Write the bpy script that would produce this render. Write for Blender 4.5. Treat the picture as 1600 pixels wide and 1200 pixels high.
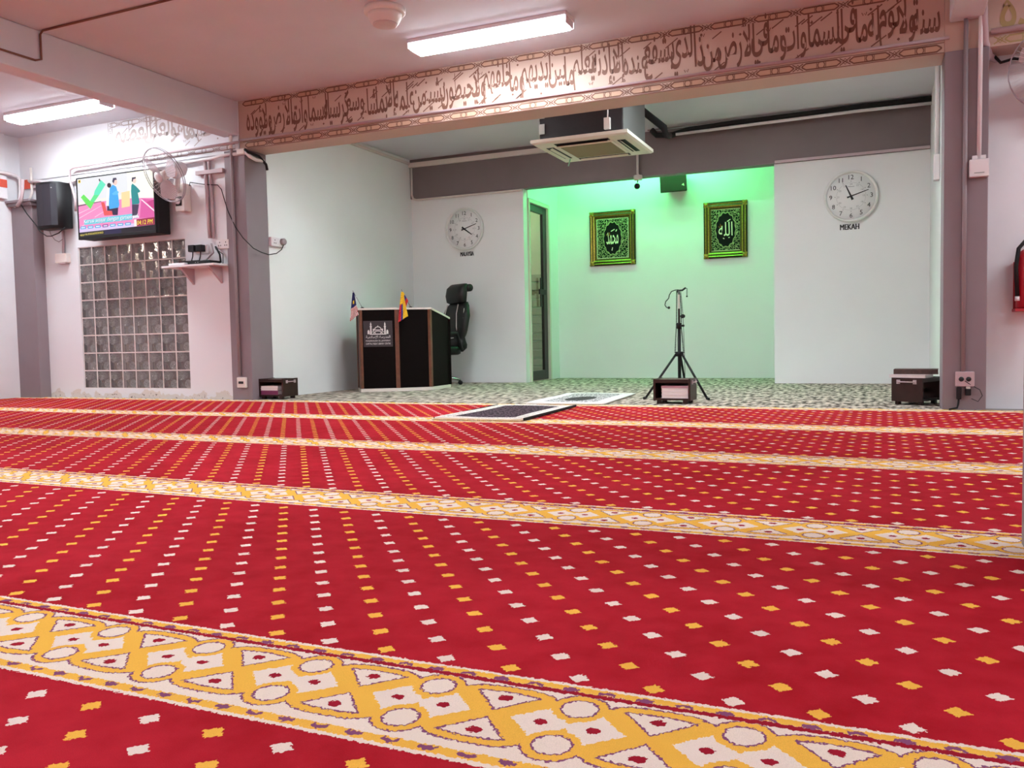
import bpy, bmesh, math, random
from mathutils import Matrix, Vector
random.seed(7)
PI = math.pi
scene = bpy.context.scene
COL = scene.collection
for o in list(bpy.data.objects):
    bpy.data.objects.remove(o)

# ------------------------------------------------------------------ camera, world, exposure
F_PX, YAW, PITCH, ROLL, CAM_H = 1318.43, 0.414875, -0.053148, -0.0197312, 0.54
_f = Vector((-math.sin(YAW)*math.cos(PITCH), math.cos(YAW)*math.cos(PITCH), math.sin(PITCH)))
_r = Vector((math.cos(YAW), math.sin(YAW), 0))
_u = _r.cross(_f)
_r2 = _r*math.cos(ROLL) + _u*math.sin(ROLL)
_u2 = -_r*math.sin(ROLL) + _u*math.cos(ROLL)
cam_d = bpy.data.cameras.new('camera')
cam_d.sensor_width = 36
cam_d.lens = 36*F_PX/1600
cam_d.clip_start = 0.02
cam = bpy.data.objects.new('camera', cam_d)
cam.matrix_world = Matrix(((_r2.x, _u2.x, -_f.x, 0), (_r2.y, _u2.y, -_f.y, 0), (_r2.z, _u2.z, -_f.z, CAM_H), (0, 0, 0, 1)))
COL.objects.link(cam)
scene.camera = cam
wd = bpy.data.worlds.new('world')
scene.world = wd
wd.use_nodes = True
wd.node_tree.nodes['Background'].inputs[0].default_value = (0.9, 0.95, 1, 1)
wd.node_tree.nodes['Background'].inputs[1].default_value = 0.05
vs = scene.view_settings
vs.view_transform = 'Standard'
vs.look = 'None'
vs.exposure = 0.0
vs.gamma = 1.0
vs.use_curve_mapping = False
LAMP = 80.0          # emission of a ceiling tube
RECESS_FILL = 165.0  # emission of the added recess fill lamps
GREEN = 95.0

def at(px, py, axis, val):
    """survey helper: the point of the plane axis=val seen at this pixel of the 1600x1200 photograph"""
    d = _r2*((px-800)/F_PX) - _u2*((py-600)/F_PX) + _f
    t = (val - (0, 0, CAM_H)[axis])/d[axis]
    return Vector((0, 0, CAM_H)) + d*t

# ------------------------------------------------------------------ materials
def lin(c):
    def g(v):
        v /= 255
        return v/12.92 if v <= 0.04045 else ((v+0.055)/1.055)**2.4
    return (g(c[0]), g(c[1]), g(c[2]), 1)

def mat(name, c, rough=0.6, metal=0.0, noise=0.0, nscale=30, bump=0.0, bscale=200, spec=0.5, emit=None, estr=0, sheen=0):
    m = bpy.data.materials.new(name)
    m.use_nodes = True
    nt = m.node_tree
    b = nt.nodes['Principled BSDF']
    b.inputs['Base Color'].default_value = lin(c)
    b.inputs['Roughness'].default_value = rough
    b.inputs['Metallic'].default_value = metal
    b.inputs['Specular IOR Level'].default_value = spec
    if sheen:
        b.inputs['Sheen Weight'].default_value = sheen
    tc = None
    if noise or bump:
        tc = nt.nodes.new('ShaderNodeTexCoord')
    if noise:
        n = nt.nodes.new('ShaderNodeTexNoise')
        n.inputs['Scale'].default_value = nscale
        n.inputs['Detail'].default_value = 5
        nt.links.new(tc.outputs['Object'], n.inputs['Vector'])
        r = nt.nodes.new('ShaderNodeMapRange')
        r.inputs['From Min'].default_value = 0.3
        r.inputs['From Max'].default_value = 0.7
        r.inputs['To Min'].default_value = 1-noise
        r.inputs['To Max'].default_value = 1+noise
        nt.links.new(n.outputs['Fac'], r.inputs['Value'])
        v = nt.nodes.new('ShaderNodeVectorMath')
        v.operation = 'SCALE'
        v.inputs[0].default_value = lin(c)[:3]
        nt.links.new(r.outputs[0], v.inputs['Scale'])
        nt.links.new(v.outputs[0], b.inputs['Base Color'])
    if bump:
        n = nt.nodes.new('ShaderNodeTexNoise')
        n.inputs['Scale'].default_value = bscale
        nt.links.new(tc.outputs['Object'], n.inputs['Vector'])
        bp = nt.nodes.new('ShaderNodeBump')
        bp.inputs['Strength'].default_value = bump
        bp.inputs['Distance'].default_value = 0.004
        nt.links.new(n.outputs['Fac'], bp.inputs['Height'])
        nt.links.new(bp.outputs[0], b.inputs['Normal'])
    if emit:
        b.inputs['Emission Color'].default_value = lin(emit)
        b.inputs['Emission Strength'].default_value = estr
    return m

class X:
    """tiny expression compiler: python arithmetic -> Math nodes"""
    nt = None
    def __init__(s, v): s.v = v
    @staticmethod
    def op(o, *a):
        n = X.nt.nodes.new('ShaderNodeMath')
        n.operation = o
        for i, q in enumerate(a):
            q = q.v if isinstance(q, X) else q
            if isinstance(q, (int, float)):
                n.inputs[i].default_value = q
            else:
                X.nt.links.new(q, n.inputs[i])
        return X(n.outputs[0])
    def __add__(s, o): return X.op('ADD', s, o)
    __radd__ = __add__
    def __sub__(s, o): return X.op('SUBTRACT', s, o)
    def __rsub__(s, o): return X.op('SUBTRACT', o, s)
    def __mul__(s, o): return X.op('MULTIPLY', s, o)
    __rmul__ = __mul__
    def __truediv__(s, o): return X.op('DIVIDE', s, o)
    def __lt__(s, o): return X.op('LESS_THAN', s, o)
    def __gt__(s, o): return X.op('GREATER_THAN', s, o)
    def __and__(s, o): return X.op('MULTIPLY', s, o)
    def __or__(s, o): return X.op('MAXIMUM', s, o)
    def mod(s, p): return X.op('FLOORED_MODULO', s, p)
    def floor(s): return X.op('FLOOR', s)
    def abs(s): return X.op('ABSOLUTE', s)
    def sqrt(s): return X.op('SQRT', s)
    def inv(s): return X.op('SUBTRACT', 1, s)
def hyp(a, b): return (a*a + b*b).sqrt()
def xnoise(nt, vec, scale, detail=2):
    n = nt.nodes.new('ShaderNodeTexNoise')
    n.inputs['Scale'].default_value = scale
    n.inputs['Detail'].default_value = detail
    nt.links.new(vec, n.inputs['Vector'])
    return n
def mixc(nt, fac, a, b):
    n = nt.nodes.new('ShaderNodeMix')
    n.data_type = 'RGBA'
    f = fac.v if isinstance(fac, X) else fac
    if isinstance(f, (int, float)): n.inputs[0].default_value = f
    else: nt.links.new(f, n.inputs[0])
    for i, c in ((6, a), (7, b)):
        if isinstance(c, tuple): n.inputs[i].default_value = c
        else: nt.links.new(c, n.inputs[i])
    return n.outputs[2]

def coords(nt):
    tc = nt.nodes.new('ShaderNodeTexCoord')
    sp = nt.nodes.new('ShaderNodeSeparateXYZ')
    nt.links.new(tc.outputs['Object'], sp.inputs[0])
    return tc.outputs['Object'], X(sp.outputs[0]), X(sp.outputs[1]), X(sp.outputs[2])

def carpet_material():
    m = bpy.data.materials.new('red prayer carpet')
    m.use_nodes = True
    nt = m.node_tree
    X.nt = nt
    bs = nt.nodes['Principled BSDF']
    bs.inputs['Roughness'].default_value = 0.95
    bs.inputs['Specular IOR Level'].default_value = 0.1
    vec, U0, V0, _ = coords(nt)
    fuzz = xnoise(nt, vec, 170, 3)
    fs = nt.nodes.new('ShaderNodeSeparateColor')
    nt.links.new(fuzz.outputs['Color'], fs.inputs[0])
    U = U0 + (X(fs.outputs[0])-0.5)*0.012
    V = V0 + (X(fs.outputs[1])-0.5)*0.016
    v = (V-0.935).mod(1.340)
    band = v < 0.28
    # dots, staggered half a step per row, colours alternating
    k = ((v-0.305+0.0378)/0.0757).floor()
    dv = (v-0.305-k*0.0757).abs()
    s = U + 0.320 + k*0.0597
    j = (s/0.1195 + 0.5).floor()
    du = (s-j*0.1195).abs()
    dot = ((du+dv*1.05) < 0.0185) & (v > 0.286) & (v < 1.325)
    white_dot = j.mod(2) > 0.5
    # border motif
    p = 0.2335
    u = (U+0.636+p/2).mod(p)-p/2
    au = u.abs()
    w = p/2-au
    vv = (v-0.1435).abs()
    rc = hyp(u, vv-0.0573)
    e = X.op('POWER', w/0.094, 3.0) + X.op('POWER', vv/0.091, 3.0)
    field = (v > 0.036) & (v < 0.242)
    core = (au < 0.062) & (vv < 0.05)
    yellow = (rc < 0.042) | (e < 1) | core
    rim = ((rc < 0.0455) | (e < 1.11) | core) & yellow.inv()
    circ = rc < 0.0255
    circ_rim = (rc < 0.029) & circ.inv()
    dia = (((au-0.039).abs()+vv) < 0.046) & (rc > 0.041)
    tri = (vv > (w*1.09+0.0155)) & (vv < (0.073-w*w*2.2))
    tri_o = (vv > (w*1.09+0.0105)) & (vv < (0.0765-w*w*2.2)) & tri.inv()
    reds = (hyp(au-0.039, vv*1.25) < 0.0105) | (hyp(w, (vv-0.054)*1.2) < 0.0115)
    pm = (U.mod(0.0584)-0.0292).abs()
    arch = (pm < 0.013) & (((v-0.0165-pm*0.5).abs() < 0.0045) | ((v-0.2645+pm*0.4).abs() < 0.0045))
    blob = ((hyp(pm, (v-0.2585)*1.6) < 0.0085) | (hyp(pm, (v-0.0225)*1.6) < 0.0075)) & (U.mod(0.1168) < 0.0584)
    edge_y = ((v > 0.009) & (v < 0.029)) | ((v > 0.256) & (v < 0.272))
    redline = (v > 0.243) & (v < 0.2555)
    YEL, CRM, PUR, RED = lin((246, 190, 78)), lin((243, 226, 214)), lin((138, 78, 118)), lin((160, 22, 44))
    big = xnoise(nt, vec, 2.2, 4)
    mid = xnoise(nt, vec, 14, 5)
    fine = xnoise(nt, vec, 900, 2)
    t = (X(big.outputs['Fac'])-0.5)*1.1 + (X(mid.outputs['Fac'])-0.5)*0.9
    cr = nt.nodes.new('ShaderNodeValToRGB')
    cr.color_ramp.elements[0].color = lin((161, 13, 29))
    cr.color_ramp.elements[1].color = lin((189, 31, 49))
    cr.color_ramp.elements[0].position = 0.2
    cr.color_ramp.elements[1].position = 0.8
    nt.links.new((t+0.5).v, cr.inputs[0])
    c = cr.outputs[0]
    c = mixc(nt, dot, c, mixc(nt, white_dot, YEL, CRM))
    b = CRM
    b = mixc(nt, yellow & field, b, YEL)
    b = mixc(nt, (rim | circ_rim | tri_o) & field, b, PUR)
    b = mixc(nt, (circ | dia | tri) & field, b, CRM)
    b = mixc(nt, reds & field, b, RED)
    b = mixc(nt, edge_y, b, YEL)
    b = mixc(nt, redline, b, RED)
    b = mixc(nt, arch, b, PUR)
    b = mixc(nt, blob, b, PUR)
    c = mixc(nt, band, c, b)
    sc_ = nt.nodes.new('ShaderNodeVectorMath')
    sc_.operation = 'SCALE'
    nt.links.new(c, sc_.inputs[0])
    nt.links.new((X(fine.outputs['Fac'])*0.5+0.75).v, sc_.inputs['Scale'])
    nt.links.new(sc_.outputs[0], bs.inputs['Base Color'])
    bp = nt.nodes.new('ShaderNodeBump')
    bp.inputs['Strength'].default_value = 0.5
    bp.inputs['Distance'].default_value = 0.004
    nt.links.new(fine.outputs['Fac'], bp.inputs['Height'])
    nt.links.new(bp.outputs[0], bs.inputs['Normal'])
    return m

def streak_material(name, dark, light, sx, sy, lo=0.42, hi=0.58):
    m = bpy.data.materials.new(name)
    m.use_nodes = True
    nt = m.node_tree
    bs = nt.nodes['Principled BSDF']
    bs.inputs['Roughness'].default_value = 0.95
    bs.inputs['Specular IOR Level'].default_value = 0.1
    tc = nt.nodes.new('ShaderNodeTexCoord')
    mp = nt.nodes.new('ShaderNodeMapping')
    mp.inputs['Scale'].default_value = (sx, sy, 1)
    nt.links.new(tc.outputs['Object'], mp.inputs[0])
    n = xnoise(nt, mp.outputs[0], 1.0, 2.5)
    cr = nt.nodes.new('ShaderNodeValToRGB')
    cr.color_ramp.elements[0].color = lin(dark)
    cr.color_ramp.elements[1].color = lin(light)
    cr.color_ramp.elements[0].position = lo
    cr.color_ramp.elements[1].position = hi
    nt.links.new(n.outputs['Fac'], cr.inputs[0])
    nt.links.new(cr.outputs[0], bs.inputs['Base Color'])
    return m

def mat_design(name, field, spot, border, edge, hx, hy, scale, medallion=False):
    """prayer mat / woven panel: border frame round a mottled field, local X,Y, half sizes hx, hy"""
    m = bpy.data.materials.new(name)
    m.use_nodes = True
    nt = m.node_tree
    X.nt = nt
    bs = nt.nodes['Principled BSDF']
    bs.inputs['Roughness'].default_value = 0.9
    bs.inputs['Specular IOR Level'].default_value = 0.1
    vec, x, y, _ = coords(nt)
    d = X.op('MINIMUM', hx-x.abs(), hy-y.abs())
    n = xnoise(nt, vec, scale, 3)
    c = mixc(nt, X(n.outputs['Fac']) > 0.52, lin(field), lin(spot))
    if medallion:
        c = mixc(nt, (hyp(x/0.13, (y+0.12)/0.22) < 1) & (X(n.outputs['Fac']) > 0.36), c, lin(medallion))
    b = mixc(nt, X(xnoise(nt, vec, scale*1.4, 2).outputs['Fac']) > 0.6, lin(border), lin(spot))
    c = mixc(nt, d < 0.10, c, b)
    c = mixc(nt, d < 0.022, c, lin(edge))
    nt.links.new(c, bs.inputs['Base Color'])
    return m

def art_material(name, hx, hz):
    """black and cream arabesque ground round a black scalloped medallion, local X (width) and Z (height)"""
    m = bpy.data.materials.new(name)
    m.use_nodes = True
    nt = m.node_tree
    X.nt = nt
    bs = nt.nodes['Principled BSDF']
    bs.inputs['Roughness'].default_value = 0.6
    bs.inputs['Specular IOR Level'].default_value = 0.12
    vec, x, _, z = coords(nt)
    vo = nt.nodes.new('ShaderNodeTexVoronoi')
    vo.feature = 'DISTANCE_TO_EDGE'
    vo.inputs['Scale'].default_value = 34
    nz = xnoise(nt, vec, 22, 2)
    ad = nt.nodes.new('ShaderNodeVectorMath')
    ad.operation = 'MULTIPLY_ADD'
    ad.inputs[1].default_value = (0.05, 0.05, 0.05)
    nt.links.new(nz.outputs['Color'], ad.inputs[0])
    nt.links.new(vec, ad.inputs[2])
    nt.links.new(ad.outputs[0], vo.inputs['Vector'])
    vine = X(vo.outputs['Distance']) < 0.06
    ang = X.op('ARCTAN2', z, x*1.6)
    rr = hyp(x/0.118, z/0.205)
    lobes = 1.0 + X.op('COSINE', ang*14)*0.035
    c = mixc(nt, vine, lin((14, 22, 10)), lin((160, 165, 118)))
    c = mixc(nt, rr < (lobes*1.07), c, lin((150, 150, 110)))
    c = mixc(nt, rr < lobes, c, lin((14, 13, 11)))
    d = X.op('MINIMUM', hx-x.abs(), hz-z.abs())
    c = mixc(nt, (d < 0.012) & (d > 0.005), c, lin((215, 210, 180)))
    nt.links.new(c, bs.inputs['Base Color'])
    return m

def stained_wall():
    m = mat('white wall paint with damp stains at the foot', (228, 228, 232), 0.7)
    nt = m.node_tree
    X.nt = nt
    vec, x, y, z = coords(nt)
    n = xnoise(nt, vec, 9, 6)
    hi = X(n.outputs['Fac'])*0.34-0.125
    c = mixc(nt, z < hi, lin((228, 228, 232)), lin((216, 208, 202)))
    c = mixc(nt, (z < hi-0.03) & (X(xnoise(nt, vec, 40, 4).outputs['Fac']) > 0.62), c, lin((120, 104, 92)))
    nt.links.new(c, nt.nodes['Principled BSDF'].inputs['Base Color'])
    return m

def glass_block_material():
    m = bpy.data.materials.new('patterned glass block')
    m.use_nodes = True
    nt = m.node_tree
    X.nt = nt
    bs = nt.nodes['Principled BSDF']
    bs.inputs['Base Color'].default_value = (0.78, 0.76, 0.76, 1)
    bs.inputs['Roughness'].default_value = 0.16
    bs.inputs['Transmission Weight'].default_value = 0.82
    bs.inputs['IOR'].default_value = 1.45
    vec, x, y, z = coords(nt)
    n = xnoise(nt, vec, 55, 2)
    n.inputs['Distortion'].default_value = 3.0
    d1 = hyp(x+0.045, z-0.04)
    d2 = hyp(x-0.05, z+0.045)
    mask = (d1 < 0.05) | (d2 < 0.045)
    curl = ((X(n.outputs['Fac'])-0.5).abs() < 0.05) & mask  # pale curls painted in as highlights on the embossed relief
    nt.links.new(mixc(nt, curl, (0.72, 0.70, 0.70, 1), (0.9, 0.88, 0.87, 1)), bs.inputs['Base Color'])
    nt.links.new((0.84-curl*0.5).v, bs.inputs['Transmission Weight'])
    h = X(n.outputs['Fac'])*mask + X(xnoise(nt, vec, 18, 2).outputs['Fac'])*0.2
    bp = nt.nodes.new('ShaderNodeBump')
    bp.inputs['Strength'].default_value = 1.0
    bp.inputs['Distance'].default_value = 0.03
    nt.links.new(h.v, bp.inputs['Height'])
    nt.links.new(bp.outputs[0], bs.inputs['Normal'])
    return m

def glass(name, c=(1, 1, 1), rough=0.0, tint=0.1):
    m = bpy.data.materials.new(name)
    m.use_nodes = True
    nt = m.node_tree
    out = nt.nodes['Material Output']
    nt.nodes.remove(nt.nodes['Principled BSDF'])
    t = nt.nodes.new('ShaderNodeBsdfTransparent')
    t.inputs[0].default_value = lin(c)
    g = nt.nodes.new('ShaderNodeBsdfGlossy')
    g.inputs['Roughness'].default_value = rough
    mx = nt.nodes.new('ShaderNodeMixShader')
    lw = nt.nodes.new('ShaderNodeLayerWeight')
    fr = nt.nodes.new('ShaderNodeMath')
    fr.operation = 'POWER'
    fr.inputs[1].default_value = 4.0
    nt.links.new(lw.outputs['Facing'], fr.inputs[0])
    ad = nt.nodes.new('ShaderNodeMath')
    ad.operation = 'ADD'
    ad.use_clamp = True
    ad.inputs[1].default_value = tint
    nt.links.new(fr.outputs[0], ad.inputs[0])
    nt.links.new(ad.outputs[0], mx.inputs[0])
    nt.links.new(t.outputs[0], mx.inputs[1])
    nt.links.new(g.outputs[0], mx.inputs[2])
    nt.links.new(mx.outputs[0], out.inputs[0])
    return m

def translucent(name, c, k):
    m = bpy.data.materials.new(name)
    m.use_nodes = True
    nt = m.node_tree
    bs = nt.nodes['Principled BSDF']
    bs.inputs['Base Color'].default_value = lin(c)
    bs.inputs['Roughness'].default_value = 0.4
    bs.inputs['Alpha'].default_value = k
    return m

def lamp_mat(name, c, s):
    return mat(name, (255, 255, 255), 0.5, emit=c, estr=s)

M = {}
M['wall'] = mat('white wall paint', (228, 228, 232), 0.7, noise=0.03, nscale=3, bump=0.08, bscale=60)
M['wall_recess'] = mat('white recess paint', (234, 234, 233), 0.7, noise=0.015, nscale=2)
M['ceiling'] = mat('white ceiling paint', (210, 210, 218), 0.75, noise=0.03, nscale=2)
M['grey'] = mat('grey column paint', (136, 122, 128), 0.6, noise=0.04, nscale=4)
M['greybeam'] = mat('grey lintel paint', (118, 106, 106), 0.6, noise=0.04, nscale=4)
M['fascia'] = mat('peach fascia paint', (196, 168, 154), 0.65, noise=0.03, nscale=2)
M['fascia_cell'] = mat('orange border cell paint', (194, 156, 132), 0.65)
M['text_brown'] = mat('brown lettering paint', (118, 78, 62), 0.6)
M['text_pale'] = mat('grey brown lettering paint', (176, 160, 156), 0.6)
M['text_gold'] = mat('olive gold lettering paint', (170, 146, 98), 0.6)
M['white_pl'] = mat('white plastic', (228, 222, 224), 0.4)
M['cream_pl'] = mat('cream plastic', (222, 212, 206), 0.45)
M['pink_paint'] = mat('painted conduit', (190, 168, 172), 0.5)
M['grey_paint'] = mat('grey painted conduit', (146, 132, 136), 0.55)
M['black'] = mat('black plastic', (20, 18, 20), 0.55, spec=0.3)
M['blackmat'] = mat('matt black rubber', (18, 17, 18), 0.85)
M['leather'] = mat('black leather', (22, 18, 18), 0.45, spec=0.35, bump=0.15, bscale=120)
M['piping'] = mat('pale seam piping', (186, 176, 172), 0.6)
M['chrome'] = mat('chrome', (200, 200, 200), 0.2, metal=1)
M['wood'] = mat('dark brown wood', (46, 22, 18), 0.4, spec=0.35, noise=0.25, nscale=14)
M['wood_post'] = mat('reddish brown wood', (104, 58, 38), 0.4, noise=0.2, nscale=20)
M['wenge'] = mat('near black veneer', (13, 6, 5), 0.55, noise=0.2, nscale=24, spec=0.07)
M['cream'] = mat('cream laminate', (226, 214, 206), 0.5)
M['paper'] = mat('white paper', (236, 226, 224), 0.8, noise=0.05, nscale=200)
M['gold'] = mat('antique gold', (158, 128, 52), 0.35, metal=0.75, noise=0.3, nscale=60)
M['gold_dark'] = mat('dark gold', (58, 46, 16), 0.45, metal=0.6, noise=0.3, nscale=60)
M['ivory'] = mat('ivory lettering', (228, 222, 190), 0.5)
M['red'] = mat('red enamel', (176, 22, 40), 0.35)
M['orange_red'] = mat('orange red paint', (214, 84, 62), 0.6, noise=0.06, nscale=20)
M['clock_white'] = mat('clock white', (232, 232, 228), 0.4)
M['ink'] = mat('black ink', (24, 24, 26), 0.6)
M['ink_pale'] = mat('grey ink', (150, 150, 148), 0.6)
M['alu'] = mat('dark anodised frame', (34, 26, 24), 0.4)
M['foil'] = mat('silver foil tape', (200, 200, 200), 0.35, metal=0.8)
M['navy'] = mat('blue flag cloth', (22, 26, 92), 0.8)
M['flag_red'] = mat('red flag cloth', (200, 42, 52), 0.8)
M['flag_white'] = mat('white flag cloth', (236, 232, 228), 0.8)
M['flag_yellow'] = mat('yellow flag cloth', (246, 196, 38), 0.8)
M['flag_blue'] = mat('deep blue flag cloth', (40, 52, 132), 0.8)
M['carpet'] = carpet_material()
M['loop'] = streak_material('grey loop carpet', (84, 76, 68), (212, 196, 182), 24, 7.5, 0.38, 0.62)
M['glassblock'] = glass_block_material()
M['pane'] = glass('clear pane', (225, 238, 228), 0.02, 0.0)
M['fan_blade'] = translucent('translucent white blade', (226, 216, 222), 0.5)
M['rim'] = mat('pale cage rim', (160, 150, 156), 0.5)
M['tile'] = mat('pale cladding', (176, 168, 150), 0.35)
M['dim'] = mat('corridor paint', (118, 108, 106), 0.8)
M['pale'] = mat('pale store wall and light stripe', (226, 216, 196), 0.8)
M['tube'] = lamp_mat('fluorescent diffuser', (238, 250, 255), LAMP)
M['tube_side'] = lamp_mat('glowing diffuser edge', (238, 246, 255), 3.0)
M['recess_fill'] = lamp_mat('recess fill diffuser', (232, 250, 255), RECESS_FILL)
M['green'] = lamp_mat('green tube', (96, 255, 150), GREEN)
M['corr_added'] = lamp_mat('added corridor light', (255, 240, 225), 30)

# ------------------------------------------------------------------ mesh builder
class MB:
    def __init__(s):
        s.v, s.f, s.m, s.sm = [], [], [], []
    def add(s, verts, faces, m=0, mtx=None, smooth=False):
        b = len(s.v)
        for q in verts:
            q = Vector(q)
            s.v.append(mtx @ q if mtx else q)
        for f in faces:
            s.f.append([b+i for i in f])
            s.m.append(m)
            s.sm.append(smooth)
        return s
    def box(s, x0, x1, y0, y1, z0, z1, m=0, mtx=None):
        v = [(x, y, z) for z in (z0, z1) for y in (y0, y1) for x in (x0, x1)]
        return s.add(v, [(0, 2, 3, 1), (4, 5, 7, 6), (0, 1, 5, 4), (2, 6, 7, 3), (0, 4, 6, 2), (1, 3, 7, 5)], m, mtx)
    def prism(s, poly, z0, z1, m=0, mtx=None):
        n = len(poly)
        v = [(p[0], p[1], z0) for p in poly]+[(p[0], p[1], z1) for p in poly]
        f = [tuple(range(n-1, -1, -1)), tuple(range(n, 2*n))]+[(i, (i+1) % n, n+(i+1) % n, n+i) for i in range(n)]
        return s.add(v, f, m, mtx)
    def tube(s, pts, r, n=8, m=0, closed=False, mtx=None):
        pts = [Vector(p) for p in pts]
        N = len(pts)
        rad = r if isinstance(r, (list, tuple)) else [r]*N
        vs_, fs = [], []
        up = None
        for i in range(N):
            if closed:
                t = pts[(i+1) % N]-pts[i-1]
            else:
                t = pts[min(i+1, N-1)]-pts[max(i-1, 0)]
            t.normalize()
            if up is None:
                up = Vector((0, 0, 1)) if abs(t.z) < 0.9 else Vector((1, 0, 0))
            a = (up-t*up.dot(t))
            if a.length < 1e-5:
                a = t.orthogonal()
            a.normalize()
            up = a
            b = t.cross(a)
            for j in range(n):
                th = 2*PI*j/n
                vs_.append(pts[i]+(a*math.cos(th)+b*math.sin(th))*rad[i])
        for i in range(N if closed else N-1):
            i2 = (i+1) % N
            for j in range(n):
                fs.append((i*n+j, i*n+(j+1) % n, i2*n+(j+1) % n, i2*n+j))
        if not closed:
            fs.append(tuple(range(n-1, -1, -1)))
            fs.append(tuple((N-1)*n+j for j in range(n)))
        return s.add(vs_, fs, m, mtx, True)
    def lathe(s, prof, n=32, m=0, mtx=None, smooth=True):
        """profile of (r, z) about Z"""
        vs_, fs = [], []
        for r, z in prof:
            for j in range(n):
                vs_.append((r*math.cos(2*PI*j/n), r*math.sin(2*PI*j/n), z))
        for i in range(len(prof)-1):
            for j in range(n):
                fs.append((i*n+j, i*n+(j+1) % n, (i+1)*n+(j+1) % n, (i+1)*n+j))
        if prof[0][0] > 1e-6: fs.append(tuple(range(n-1, -1, -1)))
        if prof[-1][0] > 1e-6: fs.append(tuple((len(prof)-1)*n+j for j in range(n)))
        return s.add(vs_, fs, m, mtx, smooth)
    def ball(s, c, r, n=12, m=0, mtx=None, sc=(1, 1, 1)):
        k = n//2
        T = Matrix.Translation(c) @ Matrix.Diagonal((sc[0], sc[1], sc[2], 1))
        if mtx: T = mtx @ T
        prof = [(max(r*math.sin(PI*i/k), 1e-4), -r*math.cos(PI*i/k)) for i in range(k+1)]
        return s.lathe(prof, n, m, T)
    def stroke(s, pts, w, m=0, mtx=None, closed=False):
        """flat painted line in local XY"""
        pts = [Vector((p[0], p[1])) for p in pts]
        N = len(pts)
        vs_, fs = [], []
        for i in range(N):
            t = (pts[(i+1) % N]-pts[i-1]) if closed else (pts[min(i+1, N-1)]-pts[max(i-1, 0)])
            if t.length < 1e-9: t = Vector((1, 0))
            t.normalize()
            nrm = Vector((-t.y, t.x))*w/2
            vs_ += [(*(pts[i]+nrm), 0), (*(pts[i]-nrm), 0)]
        for i in range(N if closed else N-1):
            k = (i+1) % N
            fs.append((2*i, 2*i+1, 2*k+1, 2*k))
        return s.add(vs_, fs, m, mtx)
    def build(s, name, mats, parent=None, bevel=0, seg=2, shade=False):
        me = bpy.data.meshes.new(name)
        me.from_pydata([tuple(v) for v in s.v], [], s.f)
        mats = mats if isinstance(mats, (list, tuple)) else [mats]
        for q in mats: me.materials.append(q)
        me.polygons.foreach_set('material_index', s.m)
        me.polygons.foreach_set('use_smooth', [a or shade for a in s.sm])
        me.update()
        bm = bmesh.new()
        bm.from_mesh(me)
        if bevel:
            ed = [e for e in bm.edges if len(e.link_faces) == 2 and e.calc_face_angle(0) > 0.5]
            bmesh.ops.bevel(bm, geom=ed, offset=bevel, segments=seg, affect='EDGES', profile=0.6, clamp_overlap=True)
        bmesh.ops.recalc_face_normals(bm, faces=[f for f in bm.faces]) if not getattr(s, 'keep', False) else None
        bm.to_mesh(me)
        bm.free()
        o = bpy.data.objects.new(name, me)
        COL.objects.link(o)
        if parent: o.parent = parent
        return o

def tag(o, label=None, cat=None, group=None, kind=None):
    if label: o['label'] = label
    if cat: o['category'] = cat
    if group: o['group'] = group
    if kind: o['kind'] = kind
    return o
def thing(name, label, cat, loc=(0, 0, 0), rotz=0, group=None):
    o = bpy.data.objects.new(name, None)
    o.empty_display_size = 0.1
    COL.objects.link(o)
    o.location = loc
    o.rotation_euler = (0, 0, rotz)
    return tag(o, label, cat, group)
def struct(mb, name, mats, label=None, **k):
    return tag(mb.build(name, mats, **k), label, None, None, 'structure')
def dup(root, loc, rotz, label, group=None):
    r = root.copy()
    COL.objects.link(r)
    r.location = loc
    r.rotation_euler = (0, 0, rotz)
    r['label'] = label
    if group: r['group'] = group
    for ch in list(root.children):
        c = ch.copy()
        COL.objects.link(c)
        c.parent = r
        for g in list(ch.children):
            d = g.copy()
            COL.objects.link(d)
            d.parent = c
    return r

FACE = Matrix(((1, 0, 0, 0), (0, 0, -1, 0), (0, 1, 0, 0), (0, 0, 0, 1)))   # text plane XY -> wall plane XZ, facing -Y
def T(x, y, z): return Matrix.Translation((x, y, z))
def RZ(a): return Matrix.Rotation(a, 4, 'Z')
def RX(a): return Matrix.Rotation(a, 4, 'X')
def RY(a): return Matrix.Rotation(a, 4, 'Y')

_tc = {}
def glyphs(s, fat=0.0):
    key = (s, fat)
    if key not in _tc:
        c = bpy.data.curves.new('text', 'FONT')
        c.body = s
        c.resolution_u = 2
        c.offset = fat
        o = bpy.data.objects.new('text', c)
        COL.objects.link(o)
        dg = bpy.context.evaluated_depsgraph_get()
        me = bpy.data.meshes.new_from_object(o.evaluated_get(dg))
        vs_ = [tuple(v.co) for v in me.vertices]
        fs = [tuple(p.vertices) for p in me.polygons]
        bpy.data.objects.remove(o)
        bpy.data.meshes.remove(me)
        xs = [v[0] for v in vs_] or [0]
        ys = [v[1] for v in vs_] or [0]
        _tc[key] = (vs_, fs, min(xs), max(xs), min(ys), max(ys))
    return _tc[key]
def put_text(mb, s, mtx, h=None, w=None, center=True, m=0, shear=0):
    """text scaled to height h and / or width w, its box centred on the origin of mtx"""
    vs_, fs, x0, x1, y0, y1 = glyphs(s)
    sy = h/(y1-y0) if h else w/(x1-x0)
    sx = w/(x1-x0) if w else sy
    cx, cy = ((x0+x1)/2, (y0+y1)/2) if center else (0, 0)
    mb.add([((x-cx)*sx+shear*(y-cy)*sy, (y-cy)*sy, 0) for x, y, z in vs_], fs, m, mtx)

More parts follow.
